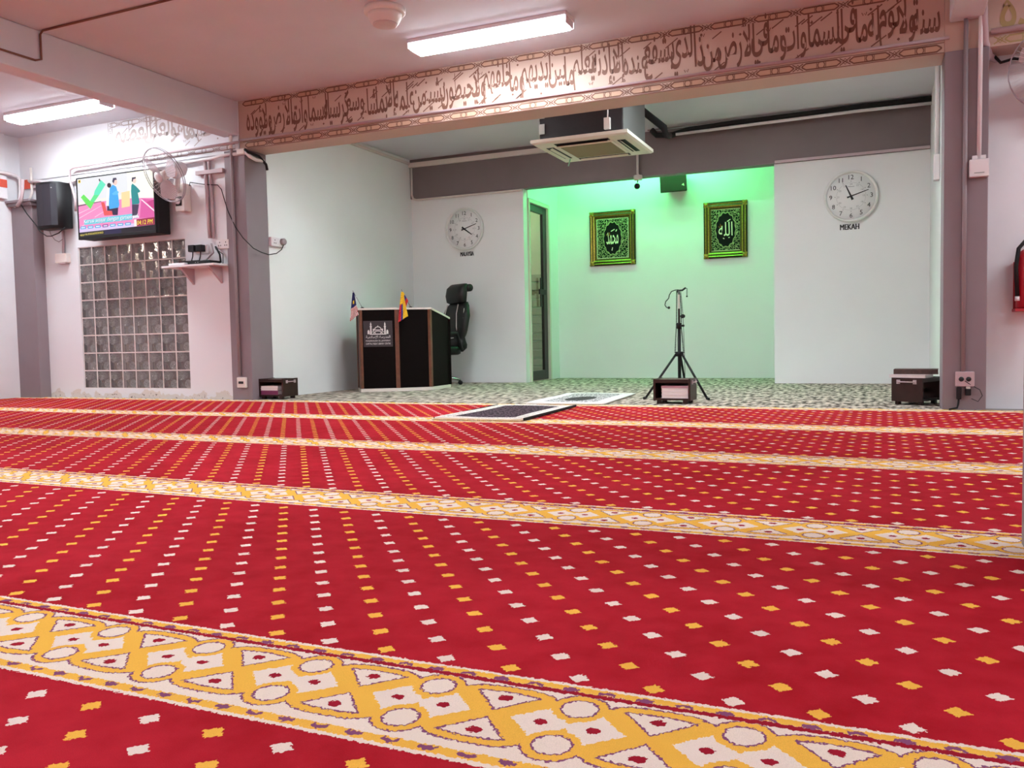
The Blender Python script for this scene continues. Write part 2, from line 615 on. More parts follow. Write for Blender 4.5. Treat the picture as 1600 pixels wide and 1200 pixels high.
_F = {}
def _reg(start, letters):
    for ch, n in letters:
        _F[ch] = (start, n)
        start += n
_reg(0xFE80, [('ء', 1), ('آ', 2), ('أ', 2), ('ؤ', 2), ('إ', 2), ('ئ', 4), ('ا', 2), ('ب', 4), ('ة', 2), ('ت', 4), ('ث', 4), ('ج', 4), ('ح', 4), ('خ', 4), ('د', 2), ('ذ', 2), ('ر', 2), ('ز', 2), ('س', 4), ('ش', 4), ('ص', 4), ('ض', 4), ('ط', 4), ('ظ', 4), ('ع', 4), ('غ', 4), ('ف', 4), ('ق', 4), ('ك', 4), ('ل', 4), ('م', 4), ('ن', 4), ('ه', 4), ('و', 2), ('ى', 2), ('ي', 4)])
_LA = {'آ': 0xFEF5, 'أ': 0xFEF7, 'إ': 0xFEF9, 'ا': 0xFEFB}
def shape(w):
    """contextual forms, returned in visual left-to-right order"""
    out, i, joined = [], 0, False
    while i < len(w):
        ch = w[i]
        if ch == 'ل' and i+1 < len(w) and w[i+1] in _LA:
            out.append(chr(_LA[w[i+1]]+(1 if joined else 0)))
            joined = False
            i += 2
            continue
        st, n = _F[ch]
        nxt = n == 4 and i+1 < len(w)
        if n == 1: out.append(chr(st)); joined = False
        elif n == 2: out.append(chr(st+(1 if joined else 0))); joined = False
        else:
            out.append(chr(st+(3 if joined and nxt else 2 if nxt else 1 if joined else 0)))
            joined = nxt
        i += 1
    return ''.join(reversed(out))

# ------------------------------------------------------------------ room shell
YF, YB, YN, ZC = 6.5, 9.6, 10.75, 2.87       # hall front plane, recess back plane, niche back plane, ceiling
XL, XRL, XRR = -8.78, -5.6, 0.43             # hall left wall, recess left and right walls
FB = 2.407                                   # underside of the lettered beam
struct(MB().box(-12.6, 5.2, -6.2, 12.2, -0.12, -0.012), 'floor', mat('cement screed', (150, 145, 140), 0.8))
struct(MB().box(-12.6, 5.2, -6.2, 12.2, ZC, ZC+0.12), 'ceiling', M['ceiling'])
struct(MB().box(-9.2, 5.2, -6.2, -6.0, -0.012, ZC), 'wall_back', M['wall'])
struct(MB().box(5.0, 5.2, -6.0, 7.0, -0.012, ZC), 'wall_right', M['wall'])
struct(MB().box(XL-0.3, XL, -6.0, 7.0, -0.012, ZC), 'wall_left', M['wall'])
# front wall left of the recess, with the glass block opening
GX0, GZ0, GP = -7.932, 0.1, 0.1893
GX1, GZ1 = GX0+8*GP, GZ0+8*GP
wl = MB()
wl.box(XL, GX0, YF, 6.7, -0.012, ZC)
wl.box(GX1, -5.85, YF, 6.7, -0.012, ZC)
wl.box(GX0, GX1, YF, 6.7, -0.012, GZ0)
wl.box(GX0, GX1, YF, 6.7, GZ1, ZC)
struct(wl, 'wall_front', stained_wall())
struct(MB().box(0.635, 5.0, 6.74, 6.94, -0.012, ZC), 'wall_front.001', M['wall'])
# recess
struct(MB().box(XRL-0.2, XRL, 6.78, YB, -0.012, ZC), 'wall_left.001', M['wall_recess'])
struct(MB().box(XRR, XRR+0.2, 6.78, YB+0.15, -0.012, ZC), 'wall_right.001', M['wall_recess'])
NL, NR = -4.02, -1.085                       # niche side walls
rb = MB()
rb.box(XRL-0.2, NL-0.012, YB, YB+0.12, -0.012, 2.37)
rb.box(NR, XRR, YB, YB+0.12, -0.012, 2.37)
struct(rb, 'wall_front.002', M['wall_recess'])
struct(MB().box(XRL, XRR, YB-0.02, YB+0.12, 2.372, ZC), 'trim_1', M['greybeam'], 'grey lintel beam across the back of the recess')
nb = MB()
nb.box(NL, NR+0.1, YN, YN+0.15, -0.012, ZC)
nb.box(NR, NR+0.1, YB+0.12, YN, -0.012, ZC)
nb.box(NL-0.1, NL, 10.43, YN+0.15, -0.012, ZC)
nb.box(NL-0.1, NL, YB+0.12, 10.43, 2.28, ZC)
struct(nb, 'wall_niche', M['wall_recess'])
# store room seen through the niche door
sr = MB()
sr.box(-5.9, NL-0.1, 11.7, 11.8, -0.012, ZC)
sr.box(-5.9, -5.8, YB+0.12, 11.7, -0.012, ZC)
sr.box(NL-0.1, NL, YN+0.15, 11.8, -0.012, ZC)
store = struct(sr, 'wall_store', M['pale'])
for k in range(12):
    z0 = 0.0+k*0.125
    MB().box(-5.79, NL-0.11, 11.66, 11.7, z0+0.01, z0+0.115).build('cladding_board', M['tile'], store, bevel=0.006, seg=1)
# corridor behind the glass blocks
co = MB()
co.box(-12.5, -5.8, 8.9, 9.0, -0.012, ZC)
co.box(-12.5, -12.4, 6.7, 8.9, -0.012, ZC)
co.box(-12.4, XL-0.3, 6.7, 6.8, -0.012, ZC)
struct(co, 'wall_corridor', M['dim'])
struct(MB().box(-9.95, -9.35, 8.6, 8.88, -0.012, ZC), 'light_stripe_pillar', M['pale'])  # unseen pale pillar added to show as a light stripe through the blocks

# columns
def chamfer_col(x0, x1, y0, y1, z0, z1):
    return MB().box(x0, x1, y0, y1, z0, z1)
struct(chamfer_col(-5.85, XRL, YF-0.03, 6.78, -0.012, FB), 'trim_3', M['grey'], 'grey column left of the recess', bevel=0.006)
struct(chamfer_col(0.372, 0.635, YF-0.03, 6.78, -0.012, FB), 'trim_4', M['grey'], 'grey column right of the recess', bevel=0.006)
cl = chamfer_col(XL, -8.45, 6.37, YF, -0.012, 2.09)
cl.box(XL, -8.42, 6.33, YF, 2.09, 2.125)
cl.box(XL, -8.40, 6.30, YF, 2.125, 2.15)
struct(cl, 'trim_5', M['grey'], 'grey corner column at the far left with a ledge on top', bevel=0.005)
struct(MB().box(0.3215, 0.62, 2.10, 2.44, -0.012, ZC), 'trim_6', M['grey'], 'near column at the right edge of the picture')
# beams running along Y
struct(MB().box(-5.86, -5.68, -6.0, YF-0.002, 2.545, ZC), 'trim_7', M['ceiling'], 'white ceiling beam running towards the left column', bevel=0.012)
struct(MB().box(0.40, 0.60, -6.0, YF-0.002, 2.60, ZC), 'trim_8', M['ceiling'], 'white ceiling beam above the right column', bevel=0.012)
# beam along the top of the left wall
struct(MB().box(XL, XL+0.05, -6.0, 6.30, 2.17, ZC), 'trim_9', M['wall'], 'upper band of the left wall', bevel=0.004)

# the lettered beam, one piece over the recess, one over the glass wall, one right of the column
fas = struct(MB().box(-5.68, 0.372, YF, 6.78, FB, ZC), 'trim_10', M['fascia'], 'lettered beam over the recess', bevel=0.004)
fasl = struct(MB().box(-8.45, -5.68, YF-0.015, YF-0.001, FB-0.02, ZC), 'trim_11', M['wall'], 'lettered beam over the glass wall')
fasr = struct(MB().box(0.372, 5.0, YF, 6.74, FB, ZC), 'trim_12', M['fascia'], 'lettered beam right of the column', bevel=0.004)

def chain(mb, x0, x1, phase, zc, hh, y, cell=True):
    """border of long eight-sided cells with a ring in each and crossed lines between, pitch 0.3167"""
    P = 0.3167
    k0 = math.ceil((x0-phase)/P)
    k1 = math.floor((x1-phase)/P)
    mt = T(0, y, zc) @ FACE
    mf = T(0, y+0.0006, zc) @ FACE
    h = hh*0.72
    for k in range(k0-1, k1+1):
        a = phase+k*P
        b = a+P
        lo, hi = max(a+0.028, x0), min(b-0.028, x1)
        if hi-lo < 0.05: continue
        c = 0.028
        ch_ = min(0.022, h*0.9)
        pts = []
        if lo == a+0.028: pts += [(lo, -h+ch_), (lo, h-ch_), (lo+c, h)]
        else: pts += [(lo, -h), (lo, h)]
        if hi == b-0.028: pts += [(hi-c, h), (hi, h-ch_), (hi, -h+ch_), (hi-c, -h)]
        else: pts += [(hi, h), (hi, -h)]
        if lo == a+0.028: pts += [(lo+c, -h)]
        mb.stroke(pts, 0.0105, 0, mt, closed=True)
        if cell: mb.add([(p[0], p[1], 0) for p in pts], [tuple(range(len(pts)))], 1, mf)
        cx = (a+b)/2
        if lo+0.04 < cx < hi-0.04:
            mb.stroke([(cx+0.022*math.cos(t*PI/8), 0.024*math.sin(t*PI/8)) for t in range(16)], 0.007, 0, mt, closed=True)
            for sx in (-1, 1):
                mb.stroke([(cx+sx*0.03, -h), (cx+sx*0.03, h)], 0.005, 0, mt)
    for k in range(k0, k1+1):
        a = phase+k*P
        if x0+0.03 < a < x1-0.03:
            for s in (-1, 1):
                mb.stroke([(a-0.036, -s*hh*0.8), (a, 0.0), (a+0.036, s*hh*0.8)], 0.007, 0, mt)
            mb.stroke([(a-0.017, 0), (a, 0.02), (a+0.017, 0), (a, -0.02)], 0.006, 0, mt, closed=True)

def script_band(mb, text, x0, x1, z0, z1, y, seed, density=1.0):
    """dense two-storey calligraphy filling x0..x1, z0..z1 from right to left"""
    rnd = random.Random(seed)
    words = [shape(w) for w in text.split()]
    em = (z1-z0)*0.72
    ws = [(glyphs(w)[3]-glyphs(w)[2]) for w in words]
    # each word advances by a share of its width: neighbours overlap, high and low by turns
    adv = [w*0.76+0.16 for w in ws]
    kx = (x1-x0)/sum(adv)
    x = x1
    for i, (w, wd_, a) in enumerate(zip(words, ws, adv)):
        x -= a*kx
        v, f, gx0, gx1, gy0, gy1 = glyphs(w, 0.016)
        up = (i % 2 == 1)
        sy = em*1.62 if gy1 > 0.6 else em*1.35
        sx = min(kx*0.96, em*1.1)
        base = z0+(z1-z0)*(0.20 if not up else 0.36)
        if base+gy1*sy > z1: base = z1-gy1*sy
        if base+gy0*sy < z0-0.02: base = z0-0.02-gy0*sy
        cx = min(max(x+a*kx*0.5, x0+wd_*sx/2), x1-wd_*sx/2)
        mb.add([((px-(gx0+gx1)/2)*sx+0.10*(py)*sy*-0.2, py*sy, 0) for px, py, _ in v], f, 0, T(cx, y-0.0004*(i % 3), base) @ FACE)
    n = int((x1-x0)*15)
    mt = T(0, y-0.0003, 0) @ FACE
    for i in range(n):
        px = rnd.uniform(x0+0.05, x1-0.05)
        hi = rnd.random() < 0.65
        pz = z1-rnd.uniform(0.0, 0.06) if hi else z0+rnd.uniform(0.0, 0.035)
        q = rnd.random()
        if q < 0.55:
            l = rnd.uniform(0.025, 0.05)
            mb.stroke([(px-l, pz-l*0.8), (px+l, pz+l*0.5)], 0.009, 0, mt)
        elif q < 0.8:
            d = 0.011
            mb.add([(px-d, pz, 0), (px, pz-d, 0), (px+d, pz, 0), (px, pz+d, 0)], [(0, 1, 2, 3)], 0, mt)
        else:
            mb.stroke([(px-0.016, pz+0.01), (px-0.008, pz-0.01), (px, pz+0.004), (px+0.008, pz-0.01), (px+0.016, pz+0.012)], 0.006, 0, mt)

VERSE = 'سنة ولا نوم له ما في السماوات وما في الأرض من ذا الذي يشفع عنده إلا بإذنه يعلم ما بين أيديهم وما خلفهم ولا يحيطون بشيء من علمه إلا بما شاء وسع كرسيه السماوات والأرض ولا يؤوده'
def border_lines(mb, x0, x1, y):
    mt = T(0, y, 0) @ FACE
    for z in (2.412, 2.478):
        mb.stroke([(x0, z), (x1, z)], 0.005, 0, mt)
L = MB()
script_band(L, VERSE, -5.58, 0.345, 2.525, 2.795, YF-0.0022, 3)
L.build('painted_lettering', M['text_brown'], fas)
L = MB()
chain(L, -5.63, 0.30, -5.332, 2.836, 0.028, YF-0.0022)
chain(L, -5.63, 0.37, -5.319, 2.445, 0.03, YF-0.0022)
border_lines(L, -5.63, 0.37, YF-0.002)
L.build('painted_border', [M['text_brown'], M['fascia_cell']], fas)
L = MB()
YL = YF-0.0165
script_band(L, 'حفظهما وهو العلي العظيم', -7.30, -5.76, 2.54, 2.80, YL, 5)
chain(L, -7.35, -5.72, -5.319, 2.445, 0.03, YL, False)
chain(L, -7.35, -5.72, -5.332, 2.836, 0.028, YL, False)
mt = T(0, YL, 0) @ FACE
for x in (-7.39, -7.33): L.stroke([(x, 2.50), (x, 2.865)], 0.006, 0, mt)
for k in range(7):
    L.stroke([(-7.36+0.018*math.cos(t*PI/6), 2.54+k*0.05+0.018*math.sin(t*PI/6)) for t in range(12)], 0.005, 0, mt, closed=True)
L.build('painted_lettering', M['text_pale'], fasl)
L = MB()
script_band(L, 'الله لا إله إلا هو الحي القيوم لا تأخذه', 0.70, 3.4, 2.53, 2.85, YF-0.0022, 9)
chain(L, 0.64, 4.9, -5.319, 2.445, 0.03, YF-0.0022)
L.build('painted_lettering', [M['text_gold'], M['fascia_cell']], fasr)

# red band on the left wall, broken brown ledge edge below
lb = MB()
lb.box(XL+0.05, XL+0.056, 3.0, 6.30, 2.29, 2.375)
lb.box(-8.72, -8.56, YF-0.022, YF-0.016, 2.30, 2.40)
struct(lb, 'trim_13', M['orange_red'], 'orange red painted band by the corner column')

# glass block window
win = MB()
for k in range(9):
    win.box(GX0+k*GP-0.006, GX0+k*GP+0.006, YF+0.012, YF+0.09, GZ0, GZ1)
    win.box(GX0, GX1, YF+0.012, YF+0.09, GZ0+k*GP-0.006, GZ0+k*GP+0.006)
win = struct(win, 'window_1', mat('white mortar', (226, 216, 212), 0.8), 'glass block window under the television')
gb0 = None
for j in range(8):
    for i in range(8):
        if gb0 is None:
            hb = GP/2-0.006
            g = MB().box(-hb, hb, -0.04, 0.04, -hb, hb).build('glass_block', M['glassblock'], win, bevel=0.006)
            gb0 = g
        else:
            g = gb0.copy()
            COL.objects.link(g)
            g.parent = win
        g.location = (GX0+(i+0.5)*GP, YF+0.052+0.002*((i*7+j*3) % 3), GZ0+(j+0.5)*GP)

# niche door
dr = MB()
DX = NL-0.012
for a, b, z0, z1 in ((9.722, 9.76, 0, 2.27), (10.385, 10.428, 0, 2.27), (9.76, 10.385, 2.23, 2.27)):
    dr.box(NL-0.09, NL+0.012, a, b, z0, z1)
door = struct(dr, 'door_1', mat('cream door frame', (210, 206, 190), 0.5), 'glazed door in the side of the niche')
lf = MB()
for a, b, z0, z1 in ((9.762, 9.84, 0.01, 2.228), (10.26, 10.383, 0.01, 2.228), (9.84, 10.26, 2.14, 2.228), (9.84, 10.26, 0.01, 0.13)):
    lf.box(NL-0.06, NL-0.02, a, b, z0, z1)
leaf = lf.build('door_leaf', M['alu'], door, bevel=0.004)
MB().box(NL-0.043, NL-0.037, 9.84, 10.26, 0.13, 2.14).build('glass_pane', M['pane'], leaf)
hd = MB()
hd.box(NL-0.02, NL-0.008, 10.12, 10.17, 0.95, 1.32)
hd.box(NL-0.008, NL+0.05, 10.13, 10.16, 1.12, 1.15)
hd.box(NL+0.03, NL+0.05, 9.95, 10.16, 1.10, 1.165)
hd.build('door_handle', M['black'], leaf, bevel=0.004)

# ------------------------------------------------------------------ carpets
def surface(x0, x1, y0, y1, nx, ny, z, hfun):
    mb = MB()
    vs_ = []
    for j in range(ny+1):
        for i in range(nx+1):
            x = x0+(x1-x0)*i/nx
            y = y0+(y1-y0)*j/ny
            vs_.append((x, y, z+hfun(x, y)))
    n = len(vs_)
    ring = [i for i in range(nx+1)]+[(nx+1)*j+nx for j in range(1, ny+1)]+[(nx+1)*ny+i for i in range(nx-1, -1, -1)]+[(nx+1)*j for j in range(ny-1, 0, -1)]
    low = [(vs_[i][0], vs_[i][1], -0.011) for i in ring]
    fs = [(j*(nx+1)+i, j*(nx+1)+i+1, (j+1)*(nx+1)+i+1, (j+1)*(nx+1)+i) for j in range(ny) for i in range(nx)]
    fs += [(ring[k], n+k, n+(k+1) % len(ring), ring[(k+1) % len(ring)]) for k in range(len(ring))]
    fs.append(tuple(n+k for k in range(len(ring)-1, -1, -1)))
    mb.add(vs_+low, fs, 0, None, True)
    return mb
cp = surface(XL+0.01, 4.9, -5.9, 6.45, 120, 120, 0.0, lambda x, y: 0.0015*math.sin(x*2.1+y*0.9)+0.001*math.sin(y*5-x))
tag(cp.build('carpet', M['carpet']), 'red carpet with yellow patterned bands and rows of small dots, filling the hall', 'carpet')
gc = MB().box(XRL+0.005, XRR-0.005, 6.47, YB-0.005, -0.011, 0.0)
gc.box(NL+0.005, NR-0.005, YB-0.005, YN-0.005, -0.011, 0.0)
tag(gc.build('carpet', M['loop']), 'mottled grey loop pile carpet on the floor of the recess', 'carpet')

def prayer_mat(loc, rot, hx, hy, m, label, fringe_m, curl=None):
    r = thing('prayer_mat', label, 'prayer mat', loc, rot, None)
    mb = surface(-hx, hx, -hy, hy, 16, 30, 0.016, lambda x, y: 0.003*math.sin(x*9+y*4)+(0.006*max(0, x-hx+0.06)/0.06 if curl else 0))
    for v in mb.v:
        if v.z < 0: v.z = 0.006
    mb.build('woven_field', m, r)
    fr = MB()
    for s in (-1, 1):
        for k in range(44):
            x = -hx+0.01+(2*hx-0.02)*k/43
            fr.box(x-0.004, x+0.004, s*hy-0.001, s*(hy+0.05+0.012*random.random()), 0.006, 0.012)
    f = fr.build('fringe', fringe_m, r)
    f['kind'] = 'stuff'
    if curl:
        MB().box(hx-0.002, hx+0.010, -hy, hy, 0.004, 0.022).build('binding', M['blackmat'], r, bevel=0.004)
        MB().box(-hx-0.008, -hx+0.002, -hy, hy, 0.004, 0.018).build('binding', M['blackmat'], r, bevel=0.004)
    return r
prayer_mat((-2.50, 5.62, 0.0), 0.03, 0.325, 0.56,
           mat_design('dark mat weave', (30, 20, 28), (104, 84, 94), (222, 212, 206), (232, 222, 214), 0.325, 0.56, 60),
           'dark purple prayer mat with white border lying on the red carpet', mat('cream fringe', (236, 208, 170), 0.9), True)
prayer_mat((-2.40, 7.02, 0.0), 0.07, 0.33, 0.60,
           mat_design('pale mat weave', (120, 116, 118), (226, 220, 218), (230, 226, 222), (238, 234, 230), 0.33, 0.60, 55, (64, 62, 60)),
           'white and grey prayer mat lying on the grey carpet behind the dark one', mat('white fringe', (238, 226, 216), 0.9))

# ------------------------------------------------------------------ ceiling lights
def ceiling_lamp(loc, label, m, length=1.25, group=None):
    r = thing('ceiling_lamp', label, 'ceiling lamp', loc)
    b = MB().box(-length/2-0.03, length/2+0.03, -0.095, 0.095, -0.03, 0)
    b.build('lamp_base', M['white_pl'], r, bevel=0.006)
    d = MB()
    prof = [(-0.078, -0.031), (-0.078, -0.084), (0.078, -0.084), (0.078, -0.031)]
    n = len(prof)
    vs_ = [(x, y, z) for x in (-length/2, length/2) for y, z in prof]
    d.add(vs_, [tuple(range(n)), tuple(range(2*n-1, n-1, -1))]+[(i, (i+1) % n, n+(i+1) % n, n+i) for i in range(n)])
    for q in (-1, 1):
        MB().box(-length/2-0.02, length/2+0.02, q*0.088-0.008, q*0.088+0.008, -0.072, -0.0305).build('side_diffuser', M['tube_side'], r)
    d.build('diffuser', m, r)
    for s in (-1, 1):
        MB().box(s*(length/2+0.012)-0.012, s*(length/2+0.012)+0.012, -0.079, 0.079, -0.078, -0.0305).build('end_cap', M['white_pl'], r, bevel=0.004)
    return r
lamp = ceiling_lamp((-2.727, 5.88, ZC), 'lit ceiling lamp in front of the lettered beam, nearest the air conditioner', M['tube'])
dup(lamp, (-7.31, 5.84, ZC), 0, 'lit ceiling lamp in the left bay above the television')
for x in (-7.31, -2.727, 2.4):
    for y in (2.6, -0.8, -4.0):
        dup(lamp, (x, y, ZC), 0, 'lit ceiling lamp further back in the hall, outside the picture', 'hall lamps out of view')
dup(lamp, (2.4, 5.86, ZC), 0, 'lit ceiling lamp further back in the hall, outside the picture', 'hall lamps out of view')
ceiling_lamp((-3.7, 7.1, ZC), 'added fill lamp, unseen behind the lettered beam, left half of the recess', M['recess_fill'], 0.36)  # this lamp and the next are added fill to brighten the recess
ceiling_lamp((-1.2, 7.1, ZC), 'added fill lamp, unseen behind the lettered beam, right half of the recess', M['recess_fill'], 0.55)
g = thing('green_tube_lamp', 'green tube lamp on the niche ceiling hidden behind the grey lintel', 'lamp', (-2.7, 10.2, ZC))
MB().tube([(-1.0, 0, -0.05), (1.0, 0, -0.05)], 0.02, 10).build('tube', M['green'], g)
MB().box(-1.05, 1.05, -0.03, 0.03, -0.028, -0.001).build('lamp_base', M['white_pl'], g)
cb = thing('fill_lamp', 'added fill lamp lighting the unseen corridor behind the glass blocks', 'lamp', (-8.6, 7.8, ZC))  # unseen lamp added to light the corridor
MB().box(-0.25, 0.25, -0.06, 0.06, -0.06, -0.001).build('diffuser', M['corr_added'], cb)
cb = thing('sparkle_lamp', 'small lamp added on the unseen corridor wall to make sparkles in the top glass blocks', 'lamp', (-9.2, 8.9, 1.86))  # unseen lamp added so the glass blocks sparkle
MB().box(-0.08, 0.08, -0.06, -0.001, -0.06, 0.06).build('diffuser', M['corr_added'], cb)
cb = thing('fill_lamp', 'added fill lamp lighting the store room behind the niche door', 'lamp', (-4.9, 10.6, ZC))  # unseen lamp added to brighten the store room
MB().box(-0.2, 0.2, -0.06, 0.06, -0.06, -0.001).build('diffuser', lamp_mat('store fill light', (255, 246, 225), 60), cb)

# round ceiling fitting
rc_ = thing('ceiling_speaker', 'round white stepped fitting on the ceiling left of the nearer lamp', 'speaker', (-3.21, 5.20, ZC))
MB().lathe([(0.145, 0), (0.145, -0.03), (0.135, -0.038), (0.12, -0.038)], 40).build('mounting_ring', M['cream_pl'], rc_)
MB().lathe([(0.12, -0.03), (0.118, -0.06), (0.10, -0.095), (0.078, -0.105)], 40).build('body', M['cream_pl'], rc_)
MB().lathe([(0.085, -0.104), (0.085, -0.112), (0.075, -0.116), (0.0005, -0.118)], 40).build('grille', mat('pale grille', (208, 190, 188), 0.5, bump=0.5, bscale=400), rc_)

# ------------------------------------------------------------------ air conditioner
def loft(mb, rings, m=0, mtx=None):
    n = len(rings[0])
    vs_ = [p for r in rings for p in r]
    fs = [(i*n+j, i*n+(j+1) % n, (i+1)*n+(j+1) % n, (i+1)*n+j) for i in range(len(rings)-1) for j in range(n)]
    fs += [tuple(range(n-1, -1, -1)), tuple((len(rings)-1)*n+j for j in range(n))]
    return mb.add(vs_, fs, m, mtx, True)
def sring(cx, cy, z, w, t, n=20, e=0.6):
    out = []
    for k in range(n):
        a = 2*PI*k/n
        c, s = math.cos(a), math.sin(a)
        out.append((cx+w*math.copysign(abs(c)**e, c), cy+t*math.copysign(abs(s)**e, s), z))
    return out

ac = thing('air_conditioner', 'ceiling cassette air conditioner hanging in the recess with a dark body above its panel', 'air conditioner', (-2.49, 7.66, 2.30))
MB().box(-0.39, 0.39, -0.38, 0.38, 0.045, ZC-2.302).build('body', mat('shade-darkened body', (38, 32, 36), 0.7, noise=0.1, nscale=40), ac, bevel=0.005)  # shade on the hanging body is put into its dark colour
MB().box(0.391, 0.396, -0.37, 0.37, 0.06, 0.54).build('side_plate', mat('grey side sheet', (96, 96, 94), 0.6), ac)
pn = MB()
a, b, c = 0.455, 0.27, 0.335
pn.add([(-a, -a, 0.012), (a, -a, 0.012), (a, a, 0.012), (-a, a, 0.012), (-a+0.02, -a+0.02, 0), (a-0.02, -a+0.02, 0), (a-0.02, a-0.02, 0), (-a+0.02, a-0.02, 0),
        (-a, -a, 0.04), (a, -a, 0.04), (a, a, 0.04), (-a, a, 0.04)],
       [(4, 7, 6, 5), (0, 1, 5, 4), (1, 2, 6, 5), (2, 3, 7, 6), (3, 0, 4, 7), (0, 8, 9, 1), (1, 9, 10, 2), (2, 10, 11, 3), (3, 11, 8, 0), (8, 11, 10, 9)])
M['acpanel'] = mat('cream cassette panel', (224, 220, 204), 0.45)
pn.build('panel', M['acpanel'], ac)
gr = MB().box(-b, b, -b, b, -0.006, 0.001)
gr.build('grille_frame', M['acpanel'], ac, bevel=0.004)
gs = MB()
for k in range(24):
    y = -0.235+0.47*k/23
    gs.box(-0.24, 0.24, y-0.004, y+0.004, -0.011, -0.0055)
gs = gs.build('grille', mat('grey green grille', (150, 150, 118), 0.6), ac)
for k in range(4):
    R = RZ(k*PI/2)
    sl = MB().box(-0.255, 0.255, -c-0.042, -c+0.032, -0.003, 0.002, 0, R)
    s_ = sl.build('air_slot', M['black'], ac)
    MB().box(-0.24, 0.24, -0.014, 0.014, -0.0015, 0.0015, 0, R @ T(0, -c, -0.009) @ RX(0.5)).build('louver', M['acpanel'] if k else M['black'], s_)
tp = MB()
for z in (0.10, 0.24, 0.36, 0.46):
    tp.box(-0.394, -0.34, -0.387, -0.381, z, z+0.09)
    tp.box(-0.397, -0.391, -0.384, -0.33, z-0.02, z+0.08)
tp.build('foil_tape', M['foil'], ac)
pb = MB().box(0.23, 0.285, -0.415, -0.381, 0.07, 0.17)
pb.tube([(0.262, -0.40, 0.17), (0.268, -0.40, 0.30), (0.272, -0.40, 0.45)], 0.006)
pb.build('drain_pump', M['cream_pl'], ac, bevel=0.003)
MB().tube([(-0.34, 0.30, 0.0), (-0.345, 0.29, -0.03), (-0.35, 0.27, -0.07)], 0.006).build('ribbon', mat('green ribbon', (150, 220, 190), 0.7), ac)

# ------------------------------------------------------------------ pipes and conduits
def pipe(name, pts, r, m, label, cat, n=8, kind=None):
    o = MB().tube(pts, r, n).build(name, m)
    return tag(o, label, cat, None, kind)
def path(pix, axis, val):
    return [at(x, y, axis, val) for x, y in pix]
# recess services
tr = MB().box(XRL+0.002, -3.1, YB-0.065, YB-0.022, 2.765, 2.825)
tag(tr.build('cable_trunking', M['cream_pl'], bevel=0.004), 'cream cable trunking along the top of the grey lintel, left of the air conditioner', 'trunking')
tag(MB().box(XRL+0.001, XRL+0.03, 7.0, YB-0.066, 2.80, 2.83).build('cable_trunking', M['cream_pl'], bevel=0.003), 'cream cable trunking along the left recess wall under the ceiling', 'trunking')
pipe('conduit', [(XRL+0.03, YB-0.035, 2.76), (XRL+0.03, YB-0.035, 2.42), (XRL+0.045, YB-0.035, 2.37), (XRL+0.09, YB-0.03, 2.352), (NL-0.02, YB-0.03, 2.352)], 0.014, M['cream_pl'], 'thin pale conduit turning down the corner and along the lintel edge above the left clock', 'conduit')
tag(MB().box(NR+0.01, XRR-0.005, YB-0.04, YB-0.021, 2.372, 2.40).build('cable_trunking', M['pink_paint'], bevel=0.002), 'grey trunking under the lintel above the right clock', 'trunking')
pipe('conduit', path([(1012, 203), (1100, 192), (1235, 173), (1300, 165), (1455, 147)], 1, 9.50), 0.017, M['grey_paint'], 'grey pipe just under the recess ceiling right of the air conditioner', 'conduit')
pipe('refrigerant_pipe', path([(968, 163), (998, 166), (1003, 172), (1038, 200), (1040, 210)], 1, 8.4)+path([(1046, 212)], 1, 9.3), 0.035, M['blackmat'], 'black insulated pipe sloping from the recess ceiling beside the air conditioner', 'pipe')
pipe('refrigerant_pipe', path([(1018, 203), (1026, 211), (1050, 211), (1075, 203), (1150, 192), (1240, 181), (1330, 169), (1456, 154)], 1, 9.44), 0.032, M['blackmat'], 'black insulated pipe running along the lintel to the right wall', 'pipe')
pipe('conduit', path([(1056, 210), (1235, 187), (1345, 173), (1457, 161)], 1, 9.40), 0.016, M['white_pl'], 'bright white conduit below the black pipe on the lintel', 'conduit')
cl_ = at(1238, 170, 1, 9.47)
tag(MB().box(cl_.x-0.025, cl_.x+0.025, cl_.y-0.02, cl_.y+0.02, cl_.z-0.02, cl_.z+0.035).build('pipe_clip', M['white_pl'], bevel=0.003), 'small white clip on the grey pipe under the recess ceiling', 'clip')
p0, p1 = at(1465, 105, 0, XRR-0.022), at(1469, 280, 0, XRR-0.022)
pipe('conduit', [(XRR-0.022, p0.y, 2.84), (XRR-0.022, p0.y, 2.0)], 0.02, M['white_pl'], 'white conduit down the right recess wall beside the column', 'conduit')
tag(MB().box(XRR-0.05, XRR-0.001, p0.y-0.05, p0.y+0.05, 1.80, 2.01).build('isolator_box', M['white_pl'], bevel=0.006), 'narrow white box at the foot of the conduit on the right recess wall', 'switch box')
# conduit drop with junction box and round fitting
pf = thing('pendant_fitting', 'grey conduit drop with junction box and small black round fitting in front of the niche', 'pendant', (-2.575, YB-0.06, 2.36))
MB().tube([(-0.005, 0, 0.26), (-0.005, 0, 0.04), (0.012, 0, 0.015)], 0.014, 10).build('conduit', M['cream_pl'], pf)
MB().lathe([(0.048, -0.03), (0.05, -0.02), (0.05, 0.015), (0.046, 0.022)], 20).build('junction_box', M['cream_pl'], pf)
MB().tube([(0, 0, -0.03), (-0.01, 0, -0.06)], 0.006).ball((-0.012, 0, -0.1), 0.034, 14).build('round_fitting', M['black'], pf)

